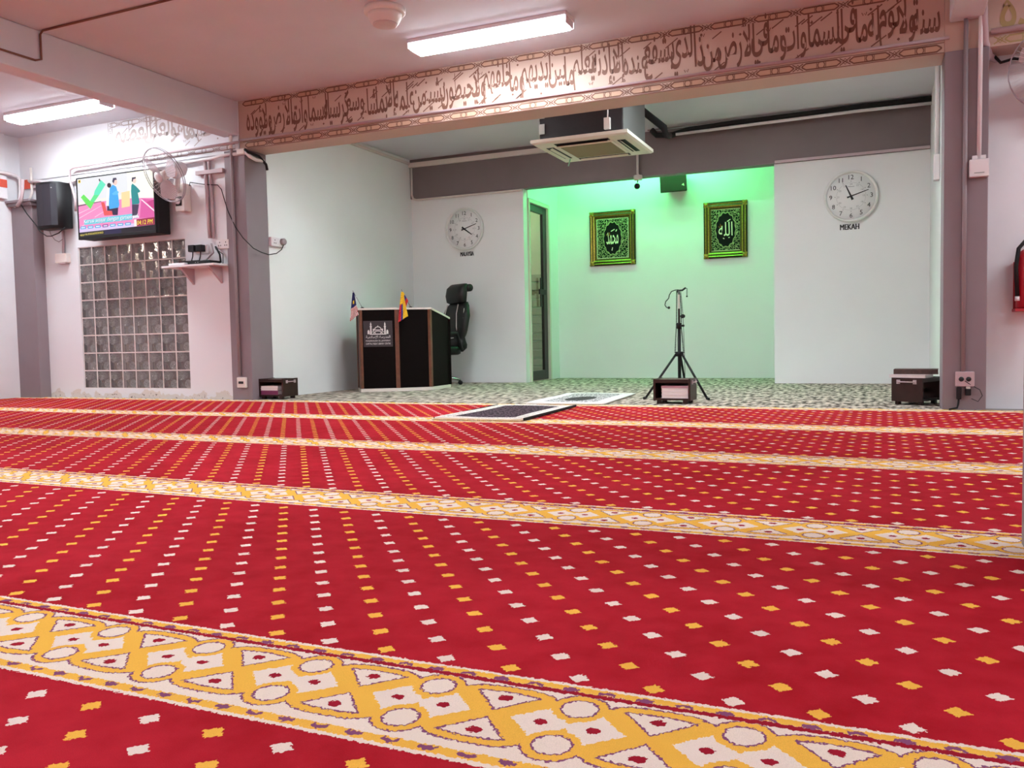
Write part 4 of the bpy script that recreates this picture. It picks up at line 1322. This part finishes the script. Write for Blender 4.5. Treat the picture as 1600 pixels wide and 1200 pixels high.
# ------------------------------------------------------------------ framed calligraphy
def framed(label, x0, x1, z0, z1, word, art, rot=0.0):
    cx, cz = (x0+x1)/2, (z0+z1)/2
    hx, hz = (x1-x0)/2, (z1-z0)/2
    r = thing('framed_calligraphy', label, 'picture', (cx, YN, cz))
    prof = [(0.0, -0.001), (0.0, -0.03), (0.018, -0.042), (0.034, -0.034), (0.05, -0.04), (0.07, -0.03), (0.084, -0.026), (0.092, -0.014), (0.092, -0.001)]
    mats_ = [M['gold'], M['gold_dark']]
    mi = [1, 1, 0, 1, 0, 1, 0, 0]
    for side in range(4):
        mb = MB()
        L_ = hx if side % 2 == 0 else hz
        O = hz if side % 2 == 0 else hx
        R_ = RY(side*PI/2)
        vs_ = []
        for d, y in prof:
            vs_ += [(-(L_-d), y, -(O-d)), ((L_-d), y, -(O-d))]
        for i in range(len(prof)-1):
            mb.add([vs_[2*i], vs_[2*i+1], vs_[2*i+3], vs_[2*i+2]], [(0, 1, 2, 3)], mi[i], R_)
        mb.build('frame_side', mats_, r)
    for sx in (-1, 1):
        for sz in (-1, 1):
            mb = MB()
            mb.ball((sx*(hx-0.03), -0.04, sz*(hz-0.03)), 0.026, 8, 0, None, (1, 0.35, 1))
            for a in range(4):
                mb.ball((sx*(hx-0.03)+0.028*math.cos(a*PI/2+PI/4), -0.037, sz*(hz-0.03)+0.028*math.sin(a*PI/2+PI/4)), 0.014, 6, 0, None, (1, 0.4, 1))
            mb.build('corner_rosette', M['gold'], r)
    ax, az = hx-0.09, hz-0.09
    MB().box(-ax, ax, -0.016, -0.012, -az, az).build('ornament_panel', art, r)
    mb = MB()
    if word == 'محمد':
        put_text(mb, shape(word), T(0, -0.0185, 0.0) @ FACE, h=0.16, w=0.16)
        for pts in ([(-0.02, 0.09), (0.03, 0.115)], [(0.045, 0.085), (0.06, 0.11)], [(-0.085, -0.05), (-0.07, -0.055)], [(0.0, -0.12), (-0.01, -0.16)]):
            mb.stroke(pts, 0.01, 0, T(0, -0.0185, 0) @ FACE)
    else:
        put_text(mb, '\uFEEA\uFEE0\uFEDF\uFE8D', T(0, -0.0185, 0.01) @ FACE, h=0.17, w=0.17)
        for pts in ([(0.02, 0.10), (0.06, 0.125)], [(-0.03, -0.10), (-0.015, -0.11)], [(0.035, -0.10), (0.05, -0.095)]):
            mb.stroke(pts, 0.01, 0, T(0, -0.0185, 0) @ FACE)
    mb.build('calligraphy', M['ivory'], r)
    sm = MB()
    put_text(sm, shape('الله') if word == 'محمد' else shape('جل'), T(-0.06, -0.0184, 0.055) @ FACE, h=0.045, w=0.05)
    sm.build('small_calligraphy', M['gold'], r)
    return r
fr1 = (at(922, 333, 1, YN).x, at(994, 414, 1, YN).x, at(924, 416.5, 1, YN).z, at(922, 333, 1, YN).z)
fr2 = (at(1100, 318, 1, YN).x, at(1168.5, 399, 1, YN).x, at(1101, 405, 1, YN).z, at(1100, 318, 1, YN).z)
art = art_material('arabesque print', (fr1[1]-fr1[0])/2-0.09, (fr1[3]-fr1[2])/2-0.09)
framed('gold framed calligraphy on black and cream ornament, the one nearer the door', *fr1, 'محمد', art)
framed('gold framed calligraphy on black and cream ornament, the one nearer the right clock', *fr2, 'الله', art)

# ------------------------------------------------------------------ lectern
V = [(-5.15, 7.66), (-4.80, 7.85), (-4.53, 8.11), (-4.55, 8.58), (-5.26, 8.52), (-5.33, 7.88)]
lx, ly = -4.9, 8.1
lec = thing('lectern', 'dark brown many-sided lectern with a white mosque emblem on its front', 'lectern', (lx, ly, 0))
Vl = [(x-lx, y-ly) for x, y in V]
def inset(poly, d):
    c = Vector((sum(p[0] for p in poly)/len(poly), sum(p[1] for p in poly)/len(poly)))
    return [tuple(Vector(p)+(c-Vector(p)).normalized()*d) for p in poly]
MB().prism(inset(Vl, -0.005), 0.0, 0.035).build('plinth', M['cream'], lec, bevel=0.003)
top_z = lambda p: 0.895-max(0, (p[1]-0.05))*0.23
names = ['front_panel', 'front_panel', 'side_panel', 'rear_panel', 'side_panel', 'front_panel']
panels = []
for i in range(6):
    a, b = Vector(Vl[i]), Vector(Vl[(i+1) % 6])
    if i == 3: continue
    d = (b-a).normalized()
    nin = Vector((-d.y, d.x))
    a2, b2 = a+d*0.02, b-d*0.02
    vs_ = []
    for q in (a2, b2, b2+nin*0.018, a2+nin*0.018):
        vs_.append((q.x, q.y, 0.036))
    for q in (a2, b2, b2+nin*0.018, a2+nin*0.018):
        vs_.append((q.x, q.y, top_z(q)-0.012))
    panels.append(MB().add(vs_, [(0, 3, 2, 1), (4, 5, 6, 7), (0, 1, 5, 4), (1, 2, 6, 5), (2, 3, 7, 6), (3, 0, 4, 7)]).build(names[i], M['wenge'], lec))
for i, p in enumerate(Vl):
    a = Vector(p)
    c = a.normalized()
    q = a-c*0.006
    t = Vector((-c.y, c.x))
    pl_ = [tuple(q+t*0.022-c*0.018), tuple(q-t*0.022-c*0.018), tuple(q-t*0.022+c*0.012), tuple(q+t*0.022+c*0.012)]
    n = 4
    zt = top_z(a)-0.012
    MB().prism(pl_, 0.036, zt).build('corner_post', M['wood_post'] if i < 3 or i == 5 else M['wenge'], lec, bevel=0.004)
tv_ = [(x, y, top_z((x, y))-0.0115) for x, y in inset(Vl, -0.012)]
MB().add(tv_+[(x, y, z+0.02) for x, y, z in tv_], [tuple(range(5, -1, -1)), tuple(range(6, 12))]+[(i, (i+1) % 6, 6+(i+1) % 6, 6+i) for i in range(6)]).build('top_board', [M['cream']], lec)
# emblem plate
a, b = Vector(Vl[0]), Vector(Vl[1])
d = (b-a).normalized()
out_n = Vector((d.y, -d.x))
cpt = a+d*((b-a).length*0.49)
def PM(off): return Matrix(((d.x, 0, out_n.x, cpt.x+out_n.x*off), (d.y, 0, out_n.y, cpt.y+out_n.y*off), (0, 1, 0, 0.625), (0, 0, 0, 1)))
plate = MB()
plate.add([(-0.155, -0.14, 0), (0.155, -0.14, 0), (0.155, 0.14, 0), (-0.155, 0.14, 0), (-0.155, -0.14, 0.003), (0.155, -0.14, 0.003), (0.155, 0.14, 0.003), (-0.155, 0.14, 0.003)],
          [(0, 3, 2, 1), (4, 5, 6, 7), (0, 1, 5, 4), (1, 2, 6, 5), (2, 3, 7, 6), (3, 0, 4, 7)], 0, PM(0.001))
plate = plate.build('emblem_plate', mat('dark plate', (44, 36, 40), 0.4), lec)
em = MB()
E = PM(0.0048)
def rect(x0, x1, y0, y1): em.add([(x0, y0, 0), (x1, y0, 0), (x1, y1, 0), (x0, y1, 0)], [(0, 1, 2, 3)], 0, E)
for s in (-1, 1):
    x = s*0.075
    rect(x-0.008, x+0.008, 0.0, 0.075)
    rect(x-0.012, x+0.012, 0.075, 0.083)
    rect(x-0.006, x+0.006, 0.083, 0.10)
    em.add([(x-0.009, 0.10, 0), (x+0.009, 0.10, 0), (x, 0.128, 0)], [(0, 1, 2)], 0, E)
    rect(s*0.10-0.011, s*0.10+0.011, -0.002, 0.032)
    rect(s*0.10-0.007, s*0.10+0.007, 0.032, 0.042)
    rect(s*0.048-0.006, s*0.048+0.006, 0.03, 0.055)
    em.stroke([(s*0.052+0.026*math.cos(t), 0.0+0.022*math.sin(t)) for t in [k*PI/10 for k in range(11)]], 0.006, 0, E)
em.stroke([(0.036*math.cos(k*PI/14), 0.042+0.034*math.sin(k*PI/14)) for k in range(15)], 0.008, 0, E)
em.stroke([(-0.055, 0.042), (0.055, 0.042)], 0.008, 0, E)
em.stroke([(0.046*math.cos(k*PI/14), 0.0+0.03*math.sin(k*PI/14)) for k in range(15)], 0.007, 0, E)
rect(-0.003, 0.003, 0.076, 0.09)
rect(-0.088, 0.088, -0.008, 0.002)
put_text(em, shape('الإسلامية')+' '+shape('المدرسة'), E @ T(0, -0.036, 0), h=0.04, w=0.26)
put_text(em, 'MADRASAH EL-JAFFERIY', E @ T(0, -0.077, 0), h=0.021, w=0.262)
put_text(em, 'CAPITAL PUBLIC LIBRARY CENTRE', E @ T(0, -0.106, 0), h=0.018, w=0.262)
em.build('emblem', mat('pale emblem paint', (214, 206, 204), 0.5), plate)

# small flags standing on the lectern
def flag(label, base, tip, cloth_cols, mats, bands):
    r = thing('table_flag', label, 'flag', base)
    b, t = Vector((0, 0, 0)), Vector(tip)-Vector(base)
    MB().lathe([(0.018, 0.0), (0.018, 0.008), (0.004, 0.012)], 12).build('foot', M['black'], r)
    MB().tube([b+Vector((0, 0, 0.004)), t*1.03], 0.0028, 6).ball(tuple(t*1.04), 0.006, 8).build('pole', M['chrome'], r)
    mb = MB()
    nu, nv = len(cloth_cols[0])-1, len(cloth_cols)-1
    vs_ = [Vector(p)-Vector(base) for row in cloth_cols for p in row]
    for j in range(nv):
        for i in range(nu):
            mb.add([vs_[j*(nu+1)+i], vs_[j*(nu+1)+i+1], vs_[(j+1)*(nu+1)+i+1], vs_[(j+1)*(nu+1)+i]], [(0, 1, 2, 3)], bands(i/nu, j/nv), None, True)
    o = mb.build('cloth', mats, r)
    md = o.modifiers.new('thickness', 'SOLIDIFY')
    md.thickness = 0.0015
    return r
def cloth(quad, nu, nv, wave, n):
    """quad: corners top-left, top-right, bottom-right, bottom-left; wave along n"""
    q = [Vector(c) for c in quad]
    rows = []
    for j in range(nv+1):
        v = j/nv
        row = []
        for i in range(nu+1):
            u = i/nu
            p = (q[0]*(1-u)+q[1]*u)*(1-v)+(q[3]*(1-u)+q[2]*u)*v
            row.append(p+Vector(n)*wave*math.sin(u*7+v*3)*(0.3+v))
        rows.append(row)
    return rows
y1 = 7.63
A = lambda x, y, Y: tuple(at(x, y, 1, Y))
b0 = (-5.135, 7.70, 0.9045)
flag('small striped red and white flag with blue canton on the left corner of the lectern', b0, A(552, 456, y1),
     cloth([A(551, 457, y1), A(553.5, 457, y1), A(560, 492, y1), A(547, 502, y1)], 14, 16, 0.006, (0.2, -1, 0)),
     [M['navy'], M['flag_red'], M['flag_white'], M['flag_yellow']],
     lambda u, v: (3 if (abs(u-0.42) < 0.14 and abs(v-0.34) < 0.06) else 0) if v < 0.52 else (1 if int((u+v*0.25)*14) % 2 else 2))
b1 = (-4.70, 7.98, 0.9045)
yb = 7.80
flag('small yellow flag with blue and red stripes on the lectern above its middle post', b1, A(628, 454, yb),
     cloth([A(627, 456, yb), A(630, 456, yb), A(637.5, 494, yb), A(622, 504, yb)], 14, 14, 0.005, (0.2, -1, 0)),
     [M['flag_yellow'], M['flag_blue'], M['flag_red']],
     lambda u, v: 0 if u > 0.45 or v < 0.42 else (1 if u > 0.22 else 2))
fl2 = bpy.data.objects['table_flag.001']
mb = MB()
rows = cloth([A(629.5, 457, yb+0.01), A(630.5, 457, yb+0.01), A(638, 470, yb+0.01), A(634, 481, yb+0.01)], 6, 8, 0.003, (0.2, -1, 0))
for j in range(8):
    for i in range(6):
        mb.add([Vector(p)-Vector(b1) for p in (rows[j][i], rows[j][i+1], rows[j+1][i+1], rows[j+1][i])], [(0, 1, 2, 3)], 0 if j < 2 else 1 if j < 5 else 2, None, True)
mb.build('cloth_fold', [M['flag_yellow'], M['flag_blue'], M['flag_red']], fl2)

# ------------------------------------------------------------------ office chair
ch = thing('office_chair', 'black leather high-back office chair behind the lectern', 'chair', (-4.905, 8.93, 0), math.radians(-30))
bk = MB()
rings = []
for v in [k/14 for k in range(15)]:
    z = 0.40+v*0.60
    w = 0.225+0.055*math.sin(min(1, v*1.5)*PI/2)-0.03*math.exp(-((v-0.27)/0.08)**2)-(0.0 if v < 0.72 else (v-0.72)*0.38)-(0.03 if v == 0 else 0)
    t = 0.03 if v in (0, 1) else 0.06+0.03*math.exp(-((v-0.12)/0.1)**2)-0.012*math.exp(-((v-0.27)/0.06)**2)
    yc = 0.23+0.10*v-0.035*math.sin(v*PI)
    rings.append(sring(0, yc, z, w, t))
loft(bk, rings)
bk.build('backrest', M['leather'], ch)
hr = MB()
loft(hr, [sring(0, 0.295, 0.985, 0.15, 0.04), sring(0, 0.288, 1.0, 0.175, 0.06), sring(0, 0.285, 1.08, 0.185, 0.07), sring(0, 0.30, 1.17, 0.18, 0.065), sring(0, 0.33, 1.212, 0.165, 0.045), sring(0, 0.335, 1.222, 0.15, 0.03)])
hr.tube([(-0.175, 0.375, 1.17), (0.175, 0.375, 1.17)], 0.045, 14)
hr.build('headrest', M['leather'], ch, shade=True)
pp = MB()
for s in (-1, 1):
    pp.tube([(s*0.17, 0.20, 0.55), (s*0.15, 0.182, 0.70), (s*0.13, 0.20, 0.86), (s*0.12, 0.235, 0.97)], 0.006, 6)
    pp.tube([(s*0.235, 0.22, 0.62), (s*0.24, 0.225, 0.8), (s*0.21, 0.26, 0.92)], 0.004, 6)
pp.tube([(-0.22, 0.215, 0.57), (0, 0.165, 0.565), (0.22, 0.215, 0.57)], 0.006, 6)
pp.build('seam_piping', M['piping'], ch)
st = MB()
loft(st, [sring(0, 0.0, 0.365, 0.22, 0.21, 20, 0.5), sring(0, 0.0, 0.38, 0.245, 0.235, 20, 0.5), sring(0, 0.0, 0.44, 0.25, 0.24, 20, 0.5), sring(0, 0.0, 0.47, 0.22, 0.21, 20, 0.5)])
st.build('seat', M['leather'], ch)
for s in (-1, 1):
    MB().tube([(s*0.24, 0.20, 0.43), (s*0.285, 0.14, 0.50), (s*0.29, 0.10, 0.62), (s*0.29, -0.12, 0.62), (s*0.285, -0.16, 0.55), (s*0.24, -0.12, 0.42)], 0.02, 10).build('armrest', M['black'], ch)
MB().tube([(0, 0, 0.09), (0, 0, 0.37)], 0.028, 14).build('gas_column', M['chrome'], ch)
for k in range(5):
    a = 2*PI*k/5+math.radians(-8)
    c_, s_ = math.cos(a), math.sin(a)
    MB().tube([(0.02*c_, 0.02*s_, 0.10), (0.16*c_, 0.16*s_, 0.088), (0.27*c_, 0.27*s_, 0.062)], [0.024, 0.018, 0.013], 10).build('base_arm', M['chrome'], ch)
    cs = MB()
    Rm = T(0.27*c_, 0.27*s_, 0.028) @ RZ(a)
    for dy in (-0.014, 0.014):
        cs.lathe([(0.0005, -0.009), (0.024, -0.009), (0.027, -0.005), (0.027, 0.005), (0.024, 0.009), (0.0005, 0.009)], 16, 0, Rm @ T(0, dy, 0) @ RX(PI/2))
    cs.tube([(0, 0, 0.0), (0, 0, 0.035)], 0.006, 8, 0, False, Rm)
    cs.build('caster', M['black'], ch)

# ------------------------------------------------------------------ tripod stand with headset and beads
tx, ty = -1.592, 7.17
ts = thing('tripod_stand', 'black tripod microphone stand in front of the green-lit niche', 'stand', (tx, ty, 0))
pol = MB().tube([(0, 0, 0.06), (0, 0, 0.62)], 0.014, 10)
pol.build('lower_pole', M['black'], ts)
MB().tube([(0, 0, 0.60), (0, 0, 0.925)], 0.010, 10).build('upper_pole', M['alu'], ts)
MB().tube([(0, 0, 0.60), (0, 0, 0.65)], 0.022, 12).tube([(0.0, 0, 0.625), (0.045, -0.01, 0.625)], 0.009, 8).build('clamp_collar', M['black'], ts)
MB().tube([(0, 0, 0.365), (0, 0, 0.405)], 0.034, 12).build('leg_hub', M['black'], ts)
for k, a in enumerate((-2.63, -0.51, 1.57)):
    c_, s_ = math.cos(a), math.sin(a)
    L_ = 0.31
    lg = MB().tube([(0.028*c_, 0.028*s_, 0.385), (L_*0.96*c_, L_*0.96*s_, 0.018)], 0.010, 8).build('leg', M['black'], ts)
    MB().tube([(L_*0.95*c_, L_*0.95*s_, 0.02), (L_*1.03*c_, L_*1.03*s_, 0.0125)], [0.013, 0.0115], 8).build('rubber_foot', M['blackmat'], lg)
MB().tube([(-0.02, -0.005, 0.91), (0.0, 0, 0.925), (0.03, 0, 0.925), (0.06, -0.005, 0.945)], 0.008, 8).build('top_hook', M['black'], ts)
hs = thing('headset_microphone', 'black headset microphone hooked on the top of the tripod stand', 'microphone', (tx, ty-0.012, 0.93))
MB().tube([(0.0, 0, 0.0), (-0.03, 0, -0.002), (-0.06, 0, -0.012), (-0.078, 0, -0.04), (-0.085, 0, -0.07), (-0.11, 0, -0.095), (-0.118, 0, -0.125), (-0.105, 0, -0.145), (-0.09, 0, -0.148)], 0.0042, 8).build('boom', M['black'], hs)
MB().ball((-0.084, 0, -0.149), 0.012, 10).build('foam_tip', M['blackmat'], hs)
MB().tube([(0.06, 0, 0.014), (0.072, 0, 0.008), (0.071, 0, -0.05)], 0.003, 6).ball((0.071, 0, -0.058), 0.008, 8).build('ear_hook', M['black'], hs)
MB().tube([(0.02, -0.004, 0.0), (0.036, -0.004, -0.2), (0.045, -0.004, -0.45), (0.05, -0.004, -0.70), (0.05, -0.004, -0.85)], 0.0022, 6).build('cord', M['black'], hs)
bd = thing('prayer_beads', 'long strings of dark prayer beads hanging down both sides of the tripod stand', 'beads', (tx, ty-0.028, 0.90))
bs_ = MB()
for side, pts in ((-1, [(-0.012, 0.0), (-0.016, -0.25), (-0.024, -0.38), (-0.030, -0.50), (-0.026, -0.53)]), (1, [(0.016, 0.0), (0.026, -0.12), (0.024, -0.28), (0.036, -0.42), (0.042, -0.50), (0.036, -0.53)])):
    for (xa, za), (xb, zb) in zip(pts, pts[1:]):
        n = max(1, int(math.hypot(xb-xa, zb-za)/0.0125))
        for k in range(n):
            bs_.ball((xa+(xb-xa)*k/n, 0, za+(zb-za)*k/n), 0.0062, 6)
o = bs_.build('bead_strings', M['black'], bd)
o['kind'] = 'stuff'
MB().ball((0.038, -0.004, -0.195), 0.022, 12, 0, None, (1, 0.7, 0.8)).build('large_bead', M['black'], bd)
MB().box(0.0, 0.012, -0.006, 0.006, -0.13, -0.01).build('pale_tag', M['cream_pl'], bd)

# ------------------------------------------------------------------ low wooden book cases
def book_case(label, loc, rotz, Lx=0.30, Dy=0.227, H=0.20, see_through=False):
    r = thing('book_case', label, 'book case', loc, rotz)
    hx, hy = Lx/2, Dy/2
    for s in (-1, 1):
        sp_ = MB().box(s*hx-(0.018 if s > 0 else 0), s*hx+(0 if s > 0 else 0.018), -hy, hy, 0.025, H).build('side_panel', M['wood'], r, bevel=0.003)
        hb = MB().tube([(s*(hx+0.001), -0.06, H-0.03), (s*(hx+0.012), -0.06, H-0.03), (s*(hx+0.012), 0.06, H-0.03), (s*(hx+0.001), 0.06, H-0.03)], 0.005, 6)
        for y in (-0.06, 0.06):
            hb.box(s*hx-0.001, s*hx+s*0.008 if s > 0 else s*hx+0.001, y-0.012, y+0.012, H-0.045, H-0.015) if s > 0 else hb.box(s*hx-0.008, s*hx+0.001, y-0.012, y+0.012, H-0.045, H-0.015)
        hb.build('handle', M['pink_paint'], sp_)
    MB().box(-hx+0.0185, hx-0.0185, -hy, hy, 0.03, 0.045).build('bottom_board', M['wood'], r)
    MB().box(-hx+0.0185, hx-0.0185, -hy, -hy+0.018, H-0.032, H-0.003).build('top_rail', M['wood'], r)
    MB().box(-hx+0.0185, hx-0.0185, hy-0.018, hy, H-0.032, H-0.003).build('top_rail', M['wood'], r)
    MB().box(-hx+0.0185, hx-0.0185, -hy+0.0185, hy-0.0185, H-0.016, H-0.008).build('top_board', mat('top board with painted sheen', (150, 128, 116), 0.4, noise=0.1, nscale=30), r)  # pale colour stands in for light reflected off the top
    if see_through:
        MB().box(-hx+0.0185, hx-0.0185, -0.012, 0.012, 0.085, 0.11).build('middle_rail', M['wood'], r)
    else:
        MB().box(-hx+0.0185, hx-0.0185, hy-0.014, hy-0.004, 0.046, H-0.033).build('back_board', M['wood'], r)
    for sx in (-1, 1):
        for sy in (-1, 1):
            MB().box(sx*(hx-0.045)-0.02, sx*(hx-0.045)+0.02, sy*(hy-0.03)-0.015, sy*(hy-0.03)+0.015, 0.0005, 0.0295).build('foot', M['wood'], r, bevel=0.003)
    return r
def book(label, loc, rotz, w, d, t, cover, group=None):
    r = thing('book', label, 'book', loc, rotz, group)
    MB().box(-w/2, w/2, -d/2+0.004, d/2-0.004, 0.0025, t-0.0025).build('page_block', M['paper'], r)
    c_ = MB()
    c_.box(-w/2-0.003, w/2+0.003, -d/2, d/2, 0, 0.0025)
    c_.box(-w/2-0.003, w/2+0.003, -d/2, d/2, t-0.0025, t)
    c_.box(-w/2-0.003, w/2+0.003, d/2-0.003, d/2, 0.0025, t-0.0025)
    c_.build('cover', cover, r)
    return r
PAL = mat('pale book cover', (226, 210, 214), 0.5)
PUR_ = mat('purple book cover', (120, 40, 84), 0.5)
rot_c = -0.016
cx_, cy_ = -1.533, 6.735
book_case('dark wooden book case with an open front, in front of the tripod stand', (cx_, cy_, 0), rot_c)
PINK = mat('pink striped cover', (176, 130, 140), 0.5)
for k, (t, lab, cv) in enumerate(((0.028, 'bottom pale book', PAL), (0.026, 'second pale book', PAL), (0.026, 'third pale book', PAL), (0.018, 'topmost book with pinkish cover', PINK))):
    z = 0.0455+sum((0.028, 0.026, 0.026, 0.018)[:k])+0.0004*k
    book(lab+' in the stack inside the case before the tripod', (cx_+0.022, cy_-0.015, z), rot_c+(PI if k == 3 else 0), 0.21, 0.18, t, cv, 'books in the middle case')
A_ = (at(404, 610, 1, 6.56).x, 6.56)
th = 0.0
def loc2(ax, ay, ang, x, y): return (ax+x*math.cos(ang)-y*math.sin(ang), ay+x*math.sin(ang)+y*math.cos(ang))
c2 = loc2(*A_, th, 0.15, 0.1135)
book_case('dark wooden book case with handle, beside the left column', (c2[0], c2[1], 0), th)
for k, (t, lab, cv, dx) in enumerate(((0.04, 'thick purple book at the bottom', PUR_, 0.0), (0.022, 'white book in the middle', PAL, -0.005), (0.022, 'white book on top', PAL, -0.003))):
    z = 0.0455+(0, 0.0404, 0.0628)[k]
    q = loc2(*c2, th, -0.02+dx, -0.015)
    book(lab+' of the stack in the case beside the left column', (q[0], q[1], z), th+(PI if k == 0 else 0), 0.20, 0.19, t, cv, 'books in the left case')
th3 = math.radians(63.6)
c3 = (0.225, 6.936)
book_case('dark wooden see-through book case beside the right column, with books on top', (c3[0], c3[1], 0), th3, see_through=True)
q = loc2(*c3, th3, -0.06, 0.0)
book('flat white folder lying on the case beside the right column, under the brown book', (q[0]-0.01, q[1]+0.0, 0.2005), math.radians(-20), 0.25, 0.17, 0.022, PAL)
q = loc2(*c3, th3, 0.0, 0.0)
book('large worn brown book on top of the white folder by the right column', (q[0]+0.0, q[1]+0.02, 0.2235), math.radians(176), 0.29, 0.18, 0.036, mat('worn brown cover', (74, 50, 44), 0.6, noise=0.3, nscale=60))

# ------------------------------------------------------------------ fire extinguisher, right edge
fe = thing('fire_extinguisher', 'red fire extinguisher with black hose on the wall at the right edge', 'extinguisher', (0.90, 6.74, 0.66))
MB().lathe([(0.0005, 0.02), (0.07, 0.02), (0.078, 0.03), (0.078, 0.36), (0.06, 0.40), (0.03, 0.42), (0.03, 0.44)], 28, 0, T(0, -0.095, 0)).build('cylinder', M['red'], fe)
MB().tube([(0, -0.095, 0.44), (0, -0.095, 0.475)], 0.02, 10).box(-0.015, 0.06, -0.105, -0.085, 0.475, 0.49).build('valve', M['chrome'], fe)
MB().tube([(0.02, -0.10, 0.46), (-0.03, -0.13, 0.47), (-0.07, -0.15, 0.42), (-0.085, -0.15, 0.3), (-0.075, -0.15, 0.1)], 0.013, 10).build('hose', M['black'], fe)
MB().tube([(-0.075, -0.15, 0.10), (-0.075, -0.15, 0.07)], 0.015, 10).build('hose_nozzle', M['white_pl'], fe)
MB().box(-0.082, 0.082, -0.015, -0.001, 0.0, 0.34).build('wall_bracket', M['red'], fe)
MB().box(-0.09, 0.09, -0.18, -0.016, 0.0, 0.018).build('foot_bracket', M['red'], fe)
